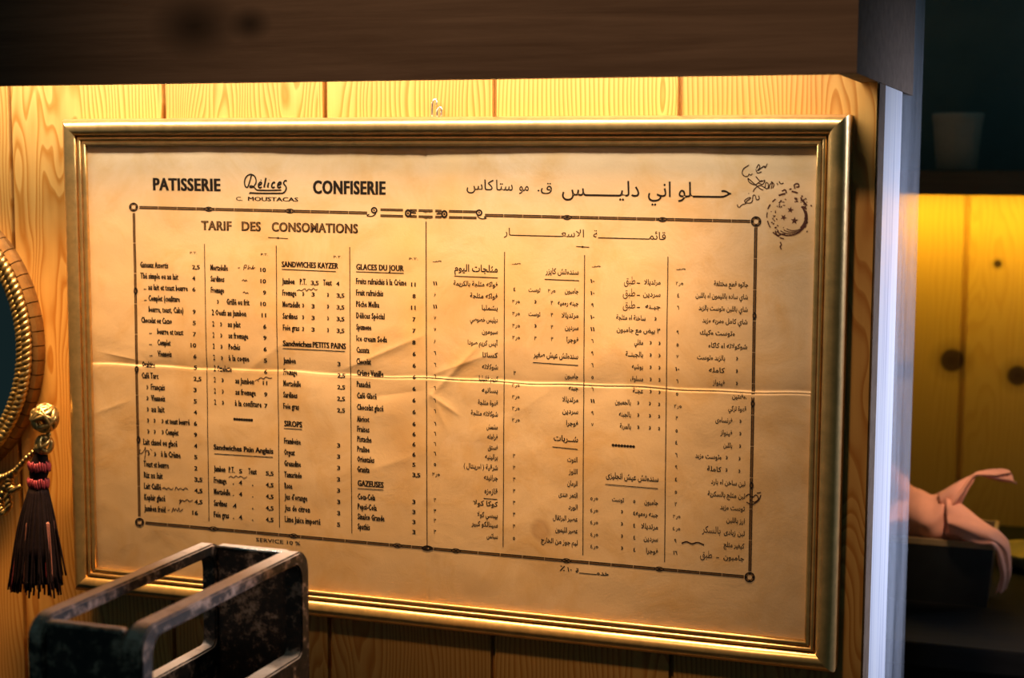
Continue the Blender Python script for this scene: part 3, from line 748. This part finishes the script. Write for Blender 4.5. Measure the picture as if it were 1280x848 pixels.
an(S, 'شــربات', 722.7, 553, 31, 7); ul(S, (690.5, 558.9), (722, 562)); HD(S); S = Sheet()
for i, (s_, wd, p) in enumerate((('التوت', 13, '3'), ('اللوز', 11, '3'), ('الرمان', 13, '3'), ('التمر هندى', 24, '3'), ('الورد', 11.5, '3'), ('عصير البرتقال', 31, '3'), ('عصير الليمون', 28, '3'), ('ليم جوز من الخارج', 46, '5'))):
    y = 578+14.85*i; an(S, s_, 722, y, wd); ap(S, p, 642.6, row(722, y, -79)+.5)
S.build('price_list', INK, 'Arabic prices for syrups')
# Arabic column C
S = Sheet(); SP = Sheet()
an(S, 'صـ', 750.6, 334.4, 11, 3.6)
RC = [('مرتديللا', 20.5, '10', 'p'), ('سردين', 22, '10', 'p'), ('جبـنه', 19, '9', 'p'), ('ساخنة او مثلجة', 37, '10', 'k'), ('٣ بيض مع جامبون', 55, '11', ''), ('مقلي', 11, '6', 'd'), ('بالجبنــة', 22, '9', 'd'), ('بوشيه', 14, '6', 'd'), ('مسلوق', 16, '5', 'd'), ('عجــة', 13, '6', 'd'),
      ('بالجمبون', 20, '11', 't'), ('بالجبنه', 15, '9', 't'), ('بالمربة', 14, '7', 't')]
for i, (s_, wd, p, k) in enumerate(RC):
    y = 356+15.23*i
    if k == 'p':
        an(S, s_, 825.6, y, wd); stroke(S, [(796, row(825, y, -28)-1), (800, row(825, y, -25)-1)], .9, False)
        T(SP, ar('طبق'), 794, row(825, y, -31)+.5, 14 if i == 0 else 15.5, 9.5, .004, True, res=3)
    elif k == 'k': am(S, 817, row(825, y, -7)); an(S, s_, 807, row(825, y, -18), wd)
    elif k == '': an(S, s_, 825.4, y, wd)
    elif k == 'd': am(S, 822, y); am(S, 811, row(825, y, -14)); an(S, s_, 804, row(825, y, -21), wd)
    else: am(S, 821.5, y); am(S, 810, row(825, y, -14)); am(S, 795.5, row(825, y, -28)); an(S, s_, 788.8, row(825, y, -36), wd)
    ap(S, p, 740.6, row(825, y, -84)+.8)
S.build('price_list', INK, 'Arabic prices for cheese and eggs'); S = Sheet(); beads(S, 764.7, 794, 556.5); S.build('bead_divider', INK); S = Sheet()
an(S, 'سندوتش عيش انجليزى', 823.3, 602.5, 66.5, 7.2); ul(S, (756.8, 605.6), (822.5, 611)); HD(S); S = Sheet()
for i, (s_, wd, m_, r_) in enumerate((('جامبون', 17, '5', '5,5'), ('جبنه روميه', 28, '4', '4,5'), ('مرتديللا', 21, '4', '4,5'), ('سردين', 18, '4', '4,5'), ('فوجرا', 15, '4', '4,5'))):
    y = 631.5+15.3*i; an(S, s_, 822.5, y, wd); ap(S, m_, 793, row(822, y, -29)); ap(S, r_, 743, row(822, y, -79)+.5)
    if i == 0: an(S, 'توست', 780, row(822, y, -43), 15, 5.5)
    else: am(S, 775, row(822, y, -47))
S.build('price_list', INK, 'Arabic prices for English bread sandwiches')
# Arabic column D
S = Sheet()
an(S, 'صـ', 856.7, 337.8, 11.5, 3.6)
RD = [('جاتوه قطع مختلفة', 43, '2,5', ''), ('شاي ساده بالليمون او باللبن', 66, '4', ''), ('شاي باللبن وتوست بالزبد', 62, '6', ''), ('شاي كامل ومربه وزبد', 57, '', ''), ('وتوست وكيك', 44, '9', 'i'), ('شوكولاته او كاكاو', 49, '5', ''), ('بالزبد وتوست', 35, '7', 'a'), ('كامله', 20, '10', 'a'), ('فينواز', 15, '6', 'a'), ('اوفلتين', 18, '5', ''),
      ('قهوة تركي', 22.6, '2,5', ''), ('فرنساوى', 21.5, '3', 'b'), ('فينواز', 15, '5', 'b'), ('باللبن', 11, '4', 'b'), ('وتوست وزبد', 33, '6', 'c'), ('كاملة', 18, '9', 'c'), ('لبن ساخن او بارد', 43, '4', ''), ('لبن مثلج بالسكرية', 47, '5', ''), ('توست وزبد', 31, '2', ''), ('ارز باللبن', 23, '3,5', ''), ('لبن زبادى', 26, '4,5', 's'), ('كيفير مثلج', 26, '9', ''), ('جامبون', 26, '16', 'p')]
for i, (s_, wd, p, k) in enumerate(RD):
    x = 935-5*i/22; y = 358.8+15.58*i
    if k == 'i': an(S, s_, x-15.5, y-1, wd)
    elif k == 'a': am(S, x-15, y-1); an(S, s_, x-27.5, row(x, y, -28), wd)
    elif k == 'b': am(S, x-9.5, y-.6); an(S, s_, x-17, row(x, y, -17), wd)
    elif k == 'c': am(S, x-10, y-.6); am(S, x-26, row(x, y, -26)); an(S, s_, x-30, row(x, y, -30), wd)
    else: an(S, s_, x, y, wd)
    if k == 's': T(SP, ar('بالسكر'), x-30, row(x, y, -30), 23, 8.5, .004, True, res=3)
    if k == 'p': stroke(S, [(x-35, row(x, y, -34)-1), (x-31.5, row(x, y, -31)-1)], .9, False); T(SP, ar('طبق'), x-40, row(x, y, -40)+.5, 15, 9, .004, True, res=3)
    if p: ap(S, p, 848-4*i/22 + (1.5 if ',' in p else 0), row(x, y, -87)+.8)
stroke(SP, [(852, 679.5), (858, 677.5), (865, 680), (872, 678.5), (880, 681.5)], 1.6)
S.build('price_list', INK, 'Arabic price column at the right border')
S = Sheet(); T(S, 'SERVICE 10 %', 320, 677, 55, 4.6, .012); S.build('printed_footer', INK, 'small French service charge line'); S = Sheet()
T(S, '٪', 699.5, 713.5, 7, 6.5, .01); T(S, '١٠', 709, 714.5, 6, 5.5, .01); an(S, 'خدمــــــــة', 761, 720.5, 42, 5.5)
S.build('printed_footer', INK, 'small Arabic service charge line')

# handwriting
for pts, wd in (([(298, 335), (300.5, 334.8)], .9), ([(305, 338), (306, 332), (308.5, 331.5), (308, 334.5), (306, 335)], .9), ([(310, 337), (311.5, 331.5)], .9), ([(311, 336.6), (313, 334), (314.5, 336.5), (316, 334), (316.8, 331.8), (316.3, 336.3), (318, 334.8), (319.4, 334.6)], .8),
                ([(303, 351), (305, 349.8), (306.5, 351.6), (308, 350.2), (309.5, 351.6)], 1.0), ([(304, 366), (306, 365), (307.5, 367), (309.5, 366), (311, 367.4)], 1.0),
                ([(371, 363.5), (374, 362.5), (377, 363.4), (381, 361), (383, 364), (386, 361.5), (389, 362.8), (392, 360.5), (394, 362.8), (397, 361.8)], .9),
                ([(318, 477), (321, 475), (323, 477.5)], .8), ([(322, 475), (326, 472.5), (329, 474), (332, 471.5), (336, 473), (340, 472.8)], .9),
                ([(176, 562), (174.5, 565), (177, 567), (180.5, 563), (182, 559), (182, 568), (181, 575), (183, 564), (187, 564)], .9), ([(188, 561), (190.5, 563.5)], .8),
                ([(203, 611), (206, 609.5), (208, 611.8), (211, 610), (214, 612), (217, 610.5)], .9), ([(219, 613), (220.5, 609), (223, 612), (226, 610.5), (229, 612.5), (232, 610), (235, 612)], .9),
                ([(224, 626), (226.5, 625), (224.5, 630), (228, 625.5), (231, 627), (234, 624.5), (237, 627), (241, 625.5)], .9),
                ([(210, 638), (212.5, 637.6)], .9), ([(215, 641), (217, 635), (218, 639), (220, 636), (222, 639), (224, 635), (225, 639.5), (229, 636.5)], .9),
                ([(286, 597), (289, 595.5), (292, 597.5), (295, 595), (298, 597), (301, 595.5), (305, 598), (309, 596)], .8)):
    stroke(SP, pts, wd)
def K(pts): return [(915+a/7.06, 195+b/7.06) for a, b in pts]
for pts in ([(150, 80), (105, 110), (90, 150), (110, 178), (140, 178), (150, 160), (165, 170), (180, 155)], [(215, 110), (235, 75), (245, 100), (225, 130), (260, 105), (285, 90), (290, 105), (312, 68)], [(210, 120), (225, 150), (260, 140)],
            [(140, 195), (150, 230), (200, 255), (235, 235), (265, 215)], [(210, 180), (250, 225), (290, 215), (270, 250), (235, 240)], [(140, 195), (190, 240), (250, 290), (275, 300)], [(185, 318), (205, 285), (250, 260), (310, 290), (320, 250), (300, 235), (290, 285)],
            [(325, 290), (335, 250), (355, 240), (345, 290)], [(360, 285), (370, 250), (345, 225)], [(395, 240), (405, 255)], [(415, 225), (430, 245), (455, 240)],
            [(45, 430), (60, 455), (90, 430), (120, 420), (110, 395), (145, 370), (165, 372), (120, 410), (160, 415), (180, 395), (185, 350), (205, 350), (215, 385), (240, 380), (235, 350)], [(145, 330), (150, 334)]):
    stroke(SP, K(pts), 1.0)
for pts in ([(932, 621), (936, 618), (940, 622), (945, 619), (948, 624), (943, 628), (938, 625)], [(933, 628), (940, 631), (948, 626), (951, 619)], [(946, 617), (951, 616)]):
    stroke(SP, pts, 1.2)
SP.build('handwriting', PENINK, 'brown pen notes added by hand')
# round ink stamp with crescent and stars
S = Sheet()
cx, cy = 985, 271
for a0, a1, r, wd in ((2.6, 2.95, 26, 1.3), (3.1, 3.35, 26.5, 1.2), (3.5, 3.75, 27, 1.5), (2.0, 2.35, 27, 1.5), (3.9, 4.1, 27, 1.3), (4.3, 4.6, 29, 1.8), (4.85, 5.1, 32, 1.6), (5.35, 5.75, 27, 2.2), (1.75, 1.95, 28, 1.2)):
    stroke(S, [(cx+r*math.cos(a0+(a1-a0)*k/5), cy+r*math.sin(a0+(a1-a0)*k/5)) for k in range(6)], wd)
for k, r in enumerate((23.5, 21.3, 19.2, 17.2)):
    stroke(S, [(cx+24-r+r*math.cos(t), cy+.5+r*.98*math.sin(t)) for t in [-.35+(2.6-.05*k)*q/14 for q in range(15)]], (1.2, .8, .8, .8)[k])
stroke(S, [(cx+3+19*math.cos(t), cy+19*math.sin(t)) for t in [-.75+1.6*q/12 for q in range(13)]], 2.2)
def star(px, py, r, rot=0):
    V = []
    for k in range(10):
        rr = r if k % 2 == 0 else r*.42; a = rot-math.pi/2+k*math.pi/5; q = at(px+rr*math.cos(a), py+rr*math.sin(a), Y=0); V.append((q.x, q.z))
    q = at(px, py, Y=0); V.append((q.x, q.z)); S.add(V, [(k, (k+1) % 10, 10) for k in range(10)])
star(988, 262.5, 4.2, .2); star(979.5, 272, 4.2, .5); star(993, 276, 5, .1)
random.seed(3)
for k in range(46):
    a = random.uniform(-1.3, .7); r = random.uniform(21, 25) if k % 3 else random.uniform(29, 33)
    x, y = cx+r*math.cos(a), cy+r*math.sin(a)
    if x > 1014: continue
    b = a+random.uniform(.8, 2.2); L = random.uniform(1, 3); stroke(S, [(x, y), (x+L*math.cos(b), y+L*math.sin(b))], random.uniform(.8, 1.8), False)
for k in range(26):
    a = random.uniform(2.0, 4.6); r = random.uniform(14, 24); x, y = cx+r*math.cos(a), cy+r*math.sin(a)
    b = random.uniform(0, 6.3); L = random.uniform(.8, 3.4); stroke(S, [(x, y), (x+L*math.cos(b), y+L*math.sin(b))], random.uniform(.7, 1.5), False)
for pts, wd in ((K([(425, 760), (435, 785), (425, 800), (435, 825)]), 1.3), (K([(555, 290), (550, 255), (580, 245), (590, 270), (565, 275)]), 1.5), (K([(440, 310), (470, 300), (480, 330)]), 1.4), (K([(505, 295), (525, 290)]), 1.4), (K([(380, 660), (400, 700), (440, 690), (470, 690)]), 1.3)):
    stroke(S, pts, wd)
S.build('ink_stamp', STAMPINK, 'smudged round stamp with a crescent and three stars')

# picture glass, in front of the sheet
bm = bmesh.new()
vs = [bm.verts.new((x, -.0034, z)) for x, z in ((-.0004, .0004), (W+.0004, .0004), (W+.0004, -H-.0004), (-.0004, -H-.0004))]; bm.faces.new(vs)
keep(from_bm('picture_glass', bm, GLASS), root)

# wire hook on the board above the frame
V = []; F = []
for pts in ([(540, 146), (540.5, 132), (542, 126), (544, 124), (546, 128), (545, 132)], [(546.5, 146), (547, 138), (550, 134), (552, 137), (551.5, 146)]):
    add_tube(V, F, catmull([at(a, b, Y=WY-.004) for a, b in pts], 6), .0009, 8)
    q = at(pts[0][0], pts[0][1], Y=WY-.004); add_tube(V, F, [q, q+Vector((0, .006, 0))], .0009, 8)
o = from_pydata('wire_hook', V, F, STEEL, None, True); o['label'] = 'small bent silver wire hook above the picture frame on the boards'; o['category'] = 'hook'

# ------------------------------------------------------------------ oval mirror
MA, MB = .150, .157
mc = Vector((at(51.5, 433, Y=.018).x-MA, 0, -.2055))
root = empty('oval_mirror', mc+Vector((0, WY, -MB)), 'oval dark mirror framed in twisted gold cord at the left edge', 'mirror')
def ell(t, k=0, y=0): return Vector((mc.x+(MA+k)*math.cos(t), y, mc.z+(MB+k)*math.sin(t)))
# bronzed outer rim of separate links
bm = bmesh.new()
NL = 64
for i in range(NL):
    a0 = 2*math.pi*(i+.04)/NL; a1 = 2*math.pi*(i+.96)/NL
    rings = []
    for q in range(4):
        t = a0+(a1-a0)*q/3
        rings.append([bm.verts.new(ell(t, k, y)) for k, y in ((0, WY), (0, .019), (-.0015, .0145), (-.006, .012), (-.010, .013), (-.010, WY))])
    for a, b in zip(rings[:-1], rings[1:]):
        for k in range(5): bm.faces.new((a[k], a[k+1], b[k+1], b[k]))
    bm.faces.new(rings[0][::-1]); bm.faces.new(rings[-1])
keep(from_bm('outer_rim', bm, GOLDRING), root)
# rope: three strands twisted round the ring
def rope_ring(k, y, r, twist, name, strands=2):
    V = []; F = []
    n = twist*12
    for s_ in range(strands):
        path = []
        for i in range(n):
            t = 2*math.pi*i/n; ph = twist*t/1.0 + 2*math.pi*s_/strands
            c = ell(t, k, y); nrm = Vector((math.cos(t), 0, math.sin(t)))
            path.append(c + nrm*(math.cos(ph)*r*.55) + Vector((0, 1, 0))*(math.sin(ph)*r*.55))
        add_tube(V, F, path, r*.55, 6, True)
    keep(from_pydata(name, V, F, ROPEGOLD, None, True), root)
rope_ring(-.0095, .007, .0052, 74, 'rope_trim')
rope_ring(-.0185, .009, .0048, 82, 'rope_trim')
bm = bmesh.new(); vs = [bm.verts.new(ell(2*math.pi*k/96, -.020, .014)) for k in range(96)]; vb = [bm.verts.new(ell(2*math.pi*k/96, -.020, .0245)) for k in range(96)]
bm.faces.new(vs)
for k in range(96): bm.faces.new((vs[k], vs[(k+1) % 96], vb[(k+1) % 96], vb[k]))
keep(from_bm('mirror_glass', bm, MIRROR), root)

# tassel with knotted cord, hanging at the mirror's side
def wl(px, py, Y=-.012): return at(px, py, Y=Y)
tk = wl(57, 530)
root = empty('tassel', wl(56, 510) + Vector((0, 0, 0)), 'dark burgundy tassel under a gold cord knot beside the mirror', 'tassel')
random.seed(11)
V = []; F = []
def loopball(c, R, n, tube, sq=1.2):
    for k in range(n):
        ax = Vector((random.gauss(0, 1), random.gauss(0, 1), random.gauss(0, 1))).normalized()
        s_ = ax.cross(Vector((.3, .5, .8))).normalized(); q = ax.cross(s_)
        off = ax*random.uniform(-.45, .45)*R; rr = math.sqrt(max(.2, 1-(off.length/R)**2))*R
        path = []
        for i in range(28):
            t = 2*math.pi*i/28; p = s_*math.cos(t)*rr+q*math.sin(t)*rr+off
            path.append(c+Vector((p.x, p.y, p.z*sq)))
        add_tube(V, F, path, tube, 7, True)
loopball(tk+Vector((-.001, 0, .006)), .0125, 10, .0026, 1.05)
loopball(wl(55, 556), .008, 6, .0022, 1.1)
keep(from_pydata('cord_knot', V, F, ROPEGOLD, None, True), root)
# gold cord swag from the knot down to the left, with a hanging loop
V = []; F = []
def twisted(pts, r, tw):
    path = catmull([wl(*p) for p in pts], 40)
    for s_ in range(2):
        pp = []
        for i, c in enumerate(path):
            a = tw*2*math.pi*i/len(path)+math.pi*s_; pp.append(c+Vector((math.cos(a)*r*.6, math.sin(a)*r*.6, math.cos(a)*r*.5)))
        add_tube(V, F, pp, r*.62, 6)
twisted([(58, 545), (46, 562), (32, 575), (20, 588), (6, 596), (-8, 600)], .0042, 9)
twisted([(26, 583), (12, 600), (16, 612), (24, 610)], .004, 4); twisted([(14, 596), (4, 615), (0, 632), (5, 641), (11, 634), (9, 618)], .0036, 6)
twisted([(2, 598), (-10, 615), (-14, 630)], .004, 4)
keep(from_pydata('gold_cord', V, F, ROPEGOLD, None, True), root)
def ellips_lathe(prof, mat, name, Y=-.012, label=None):
    V = []; F = []
    seg = 28; base = 0
    for px, py, hw in prof:
        c = at(px, py, Y=Y); rr = hw/1054
        for k in range(seg):
            a = 2*math.pi*k/seg; V.append(c+Vector((rr*math.cos(a), min(rr, .022)*math.sin(a)*.75, 0)))
    n = len(prof)
    for i in range(n-1):
        for k in range(seg): F.append((i*seg+k, i*seg+(k+1) % seg, (i+1)*seg+(k+1) % seg, (i+1)*seg+k))
    F.append(tuple(range(seg))[::-1]); F.append(tuple((n-1)*seg+k for k in range(seg)))
    o = from_pydata(name, V, F, mat, None, True); keep(o, root)
    if label: o['label'] = label
    return o
ellips_lathe([(53, 560, 4), (51, 570, 8), (49.5, 578, 10), (48.5, 592, 11), (48, 598, 9.5), (48, 612, 11), (47, 640, 17), (46, 680, 23), (45, 726, 28)], BURG, 'tassel_head')
V = []; F = []
for px, py, hw in ((49, 583, 11), (48, 604, 10.5)):
    c = at(px, py, Y=-.012)
    for k in range(26):                                 # a wrap of crimson loops round the neck
        a = 2*math.pi*k/26; rr = hw/1054
        p = c+Vector((rr*math.cos(a), rr*.8*math.sin(a), random.uniform(-.001, .001)))
        add_tube(V, F, catmull([p+Vector((0, 0, .0045)), p*1+Vector((.0012*math.cos(a), .0012*math.sin(a), .0015)), p+Vector((.0006, 0, -.0045))], 3), .0011, 5)
o = from_pydata('crimson_band', V, F, REDTH, None, True); keep(o, root); o['label'] = 'two bands of crimson thread'
def strands(n, mat, name, rad, y0, lab=None):
    V = []; F = []
    for k in range(n):
        a = random.uniform(0, 2*math.pi); q = random.uniform(.75, 1.06)
        top = at(48, 610, Y=-.012)+Vector((.0095*math.cos(a), .0075*math.sin(a), 0))
        mid = at(46.5, 660, Y=-.012)+Vector((.020*q*math.cos(a), .014*q*math.sin(a), 0))
        end = at(45+random.uniform(-2, 2), random.uniform(716, 744), Y=-.012)+Vector((.028*q*math.cos(a)+random.uniform(-.003, .003), .0175*q*math.sin(a), 0))
        add_tube(V, F, catmull([top.lerp(mid, y0), mid, end], 7), rad, 5)
    o = from_pydata(name, V, F, mat, None, True); keep(o, root)
    if lab: o['label'] = lab
strands(170, BURG, 'tassel_skirt', .0010, 0)
strands(26, PINKTH, 'rose_threads', .0006, .8, 'pale rose and gold threads among the dark skirt')
strands(22, REDTH, 'crimson_threads', .00045, .3, 'crimson threads among the dark skirt')

# ------------------------------------------------------------------ worn metal open box standing in front of the frame
FYB, NYB = -.25, -.49
X0, X1, ZT, ZB = .2776, .3668, -.3185, -.62
root = empty('metal_lantern', ((X0+X1)/2, (FYB+NYB)/2, ZB), 'worn rusty iron open-topped lantern box below the framed price list', 'lantern')
def rrect(y0, y1, z0, z1, rt, rb, n=8):
    pts = []
    for (cy, cz, r, a0) in ((y1-rt, z1-rt, rt, 0), (y0+rt, z1-rt, rt, 90), (y0+rb, z0+rb, rb, 180), (y1-rb, z0+rb, rb, 270)):
        for k in range(n+1):
            a = math.radians(a0+90*k/n); pts.append((cy+r*math.cos(a), cz+r*math.sin(a)))
    return pts
def side(xa, xb):
    outer = rrect(NYB, FYB, ZB, ZT, .017, .003); inner = rrect(NYB+.014, FYB-.013, -.402, ZT-.0095, .012, .006)
    lower = None
    bm = bmesh.new(); L = []
    for x in (xa, xb):
        L.append([[bm.verts.new((x, y, z)) for y, z in lp] for lp in (outer, inner)])
    n = len(outer)
    for k in range(n):
        j = (k+1) % n
        bm.faces.new((L[0][0][k], L[0][0][j], L[0][1][j], L[0][1][k])); bm.faces.new((L[1][0][k], L[1][0][j], L[1][1][j], L[1][1][k]))
        bm.faces.new((L[0][0][k], L[0][0][j], L[1][0][j], L[1][0][k])); bm.faces.new((L[0][1][k], L[0][1][j], L[1][1][j], L[1][1][k]))
    bmesh.ops.recalc_face_normals(bm, faces=bm.faces)
    ed = [e for e in bm.edges if len(e.link_faces) == 2 and e.calc_face_angle(0) > 1.2]
    bmesh.ops.bevel(bm, geom=ed, offset=.0014, segments=2, affect='EDGES')
    keep(from_bm('side_wall', bm, WORN), root)
side(X0, X0+.0125); side(X1-.0150, X1)
bm = bmesh.new(); add_box(bm, X0+.0125, X1-.015, FYB-.011, FYB-.002, ZB+.001, ZT-.002, .0025); keep(from_bm('end_wall', bm, WORN), root)
bm = bmesh.new(); add_box(bm, X0+.0125, X1-.015, NYB+.002, NYB+.011, ZB+.001, ZT-.002, .0025); keep(from_bm('end_wall', bm, WORN), root)
bm = bmesh.new(); add_box(bm, X0+.0125, X1-.015, NYB+.011, FYB-.011, ZB+.001, ZB+.01); keep(from_bm('base_plate', bm, WORN), root)
V = []; F = []
ya = FYB-.0125
add_tube(V, F, [Vector((X0+.013, ya, ZT-.003)), Vector((X1-.0155, ya, ZT-.003))], .0012, 8)
o = from_pydata('bright_edge', V, F, STEEL, None, True); keep(o, root); o['label'] = 'bare silvery bead along the far inner edge'
# its table
root = empty('side_table', (.32, -.37, -1.35), 'small dark wooden table under the iron lantern', 'table')
bm = bmesh.new(); add_box(bm, .20, .44, -.54, -.20, -.645, ZB, .003); keep(from_bm('table_top', bm, DARKCOUNTER), root)
for x in (.22, .395):
    for y in (-.525, -.24):
        bm = bmesh.new(); add_box(bm, x, x+.025, y, y+.025, -1.35, -.645, .002); keep(from_bm('leg', bm, DARKCOUNTER), root)

# ------------------------------------------------------------------ glass side panel closing the end of the boarded wall
root = empty('glass_panel', (.7575, .2, -1.35), 'tall smeared glass side panel with pale metal edge right of the framed menu', 'glass panel')
bm = bmesh.new(); add_box(bm, .7600, .7660, .0685, .2180, -1.35, .40, .0006); o = from_bm('metal_edge', bm, ALU); keep(o, root); o['label'] = 'pale brushed metal edge strip'
bm = bmesh.new(); add_box(bm, .7615, .7645, .2180, .4300, -1.35, .40); keep(from_bm('pane', bm, PANE), root)

# ------------------------------------------------------------------ alcove on the right
SY = 1.0
sl = at(1145, 214, Y=SY); sb = at(1200, 244, Y=SY)
root = empty('wall_shelf', (at(1225, 230, Y=SY).x, AY, sb.z), 'dark brown wooden shelf with a pale pot on it in the right alcove', 'shelf')
bm = bmesh.new(); add_box(bm, ax-.40, ax+.75, SY, AY-.004, sb.z, at(1200, 213, Y=SY).z, .002); keep(from_bm('shelf_board', bm, dark_wood('shelf_wood', (.30, .20, .13), (.20, .13, .08))), root)
for xx in (ax-.3, ax+.5):
    bm = bmesh.new(); add_box(bm, xx, xx+.02, SY+.12, AY-.001, sb.z-.10, sb.z-.0005, .002); keep(from_bm('bracket', bm, DARKWOOD), root)
zt = at(1200, 213, Y=SY).z
pa, pb, pt = at(1161, 190, Y=1.06), at(1229, 190, Y=1.06), at(1195, 141, Y=1.06)
rad = (pb.x-pa.x)/2*.96; hh = pt.z-zt
root = empty('flower_pot', ((pa.x+pb.x)/2, 1.08, zt), 'pale tapered pot standing on the dark alcove shelf', 'pot')
V = []; F = []; r1 = rad; r0 = rad*.80
prof = [(r0*.9, 0), (r0, .002), (r0+(r1-r0)*.8, hh*.82), (r1*.985, hh*.86), (r1, hh*.87), (r1*1.01, hh*.985), (r1*.99, hh), (r1*.93, hh), (r1*.92, hh*.9), (r0*.9, hh*.3)]
add_lathe(V, F, prof, (0, 0, 0), 40); from_pydata('pot_body', V, F, POTW, root, True)

CZ = at(1237, 756, Y=.72).z
root = empty('counter', (1.0, .85, -1.35), 'dark wooden counter below the black box in the right alcove', 'counter')
bm = bmesh.new(); add_box(bm, .66, 1.75, .52, AY-.003, CZ-.03, CZ, .003); keep(from_bm('worktop', bm, DARKCOUNTER), root)
bm = bmesh.new(); add_box(bm, .69, 1.72, .56, AY-.003, -1.35, CZ-.03); keep(from_bm('body', bm, DARKCOUNTER), root)

BY = .70
tl_, tr_ = at(1120, 668, Y=BY), at(1242, 684, Y=BY); br_ = at(1236, 757, Y=BY)
root = empty('storage_box', ((tl_.x+tr_.x)/2, BY+.07, CZ), 'black open box holding a pink napkin on the alcove counter', 'box')
bt = at(1242, 684, Y=BY).z; bx0, bx1 = tl_.x-.01, tr_.x
def tbox(bm, z0, z1, in0, in1, th):
    lo = []
    for z, i in ((z0, in0), (z1, in1)):
        for k in (0, th):
            lo.append([bm.verts.new(p) for p in ((bx0+i+k, BY+i+k, z), (bx1-i-k, BY+i+k, z), (bx1-i-k, BY+.14-i-k, z), (bx0+i+k, BY+.14-i-k, z))])
    a, b, c, d = lo
    for k in range(4):
        j = (k+1) % 4
        bm.faces.new((a[k], a[j], c[j], c[k])); bm.faces.new((b[k], b[j], d[j], d[k])); bm.faces.new((c[k], c[j], d[j], d[k])); bm.faces.new((a[k], a[j], b[j], b[k]))
    return a
bm = bmesh.new(); tbox(bm, CZ, bt-.004, .006, 0, .004); add_box(bm, bx0+.008, bx1-.008, BY+.008, BY+.132, CZ+.0005, CZ+.006); keep(from_bm('box_body', bm, BLACKBOX), root)
bm = bmesh.new(); tbox(bm, bt-.004, bt+.0035, -.0005, -.0005, .005); keep(from_bm('box_rim', bm, TANRIM), root)

# pink napkin: gathered in the box, one corner flung out to the right, one end over the edge
def ribbon(sections, n=10):
    """sections: list of (upper point, lower point, bulge toward the viewer); cloth with folds across"""
    ups = catmull([s[0] for s in sections], n); los = catmull([s[1] for s in sections], n); bl = catmull([Vector((s[2], 0, 0)) for s in sections], n)
    V = []; F = []; m = 16
    for i, (u, l, b) in enumerate(zip(ups, los, bl)):
        for k in range(m+1):
            t = k/m; p = u.lerp(l, t)
            p = p+Vector((0, -b.x*math.sin(math.pi*t), 0)) + Vector((0, -.004*math.sin(t*11+i*.12)*math.sin(math.pi*t), .0015*math.sin(t*9+i*.2)))
            V.append(p)
    q = len(ups)
    for i in range(q-1):
        for k in range(m): F.append((i*(m+1)+k, i*(m+1)+k+1, (i+1)*(m+1)+k+1, (i+1)*(m+1)+k))
    return V, F
VV = []; FF = []
def addr(sections):
    V, F = ribbon(sections); b = len(VV); VV.extend(V); FF.extend([tuple(b+i for i in f) for f in F])
A = lambda x, y, d=0: at(x, y, Y=BY+.05+d)
addr([(A(1124, 582, .03), A(1125, 681, .0), .01), (A(1129, 578, .03), A(1130, 681, .0), .02), (A(1136, 602, .02), A(1140, 681, -.01), .03), (A(1152, 612, .01), A(1155, 681, -.02), .04), (A(1166, 620), A(1172, 683, -.02), .04), (A(1182, 612), A(1190, 683, -.01), .03), (A(1194, 618, .02), A(1206, 681, .01), .02)])
addr([(A(1172, 618, -.01), A(1185, 650, -.02), .012), (A(1195, 605, -.01), A(1198, 636, -.02), .014), (A(1212, 594), A(1214, 606, -.01), .006), (A(1222, 590), A(1222, 596), .004), (A(1240, 588), A(1246, 600), .005), (A(1258, 586), A(1264, 604), .006), (A(1262, 588), A(1272, 608), .004)])
addr([(A(1183, 622, -.02), A(1186, 664, -.05), .014), (A(1200, 630, -.02), A(1206, 674, -.06), .018), (A(1222, 645, -.025), A(1226, 682, -.062), .016), (A(1240, 658, -.03), A(1240, 684, -.062), .012), (A(1252, 668, -.03), A(1245, 690, -.05), .010), (A(1262, 681, -.03), A(1247, 705, -.045), .010), (A(1264, 715, -.03), A(1250, 722, -.04), .008), (A(1258, 738, -.03), A(1244, 742, -.035), .006)])
addr([(A(1180, 630, -.02), A(1182, 681, -.03), .01), (A(1188, 640, -.03), A(1195, 681, -.035), .015), (A(1200, 655, -.03), A(1215, 683, -.035), .012), (A(1216, 668, -.03), A(1228, 683, -.03), .006)])
o = from_pydata('pink_napkin', VV, FF, PINK, None, True)
md = o.modifiers.new('thickness', 'SOLIDIFY'); md.thickness = .0012
o['label'] = 'salmon pink cloth napkin spilling out of the black box'; o['category'] = 'napkin'
tc_ = at(1292, 742, Y=.95)
root = empty('round_tray', (tc_.x, .95, CZ), 'pale yellow round tray on the counter at the right edge', 'tray')
V = []; F = []; add_lathe(V, F, [(.030, 0), (.044, .003), (.056, .018), (.0575, .022), (.056, .0235), (.053, .021), (.042, .006), (.001, .005)], (0, 0, 0), 48)
from_pydata('tray_body', V, F, TRAY, root, True)
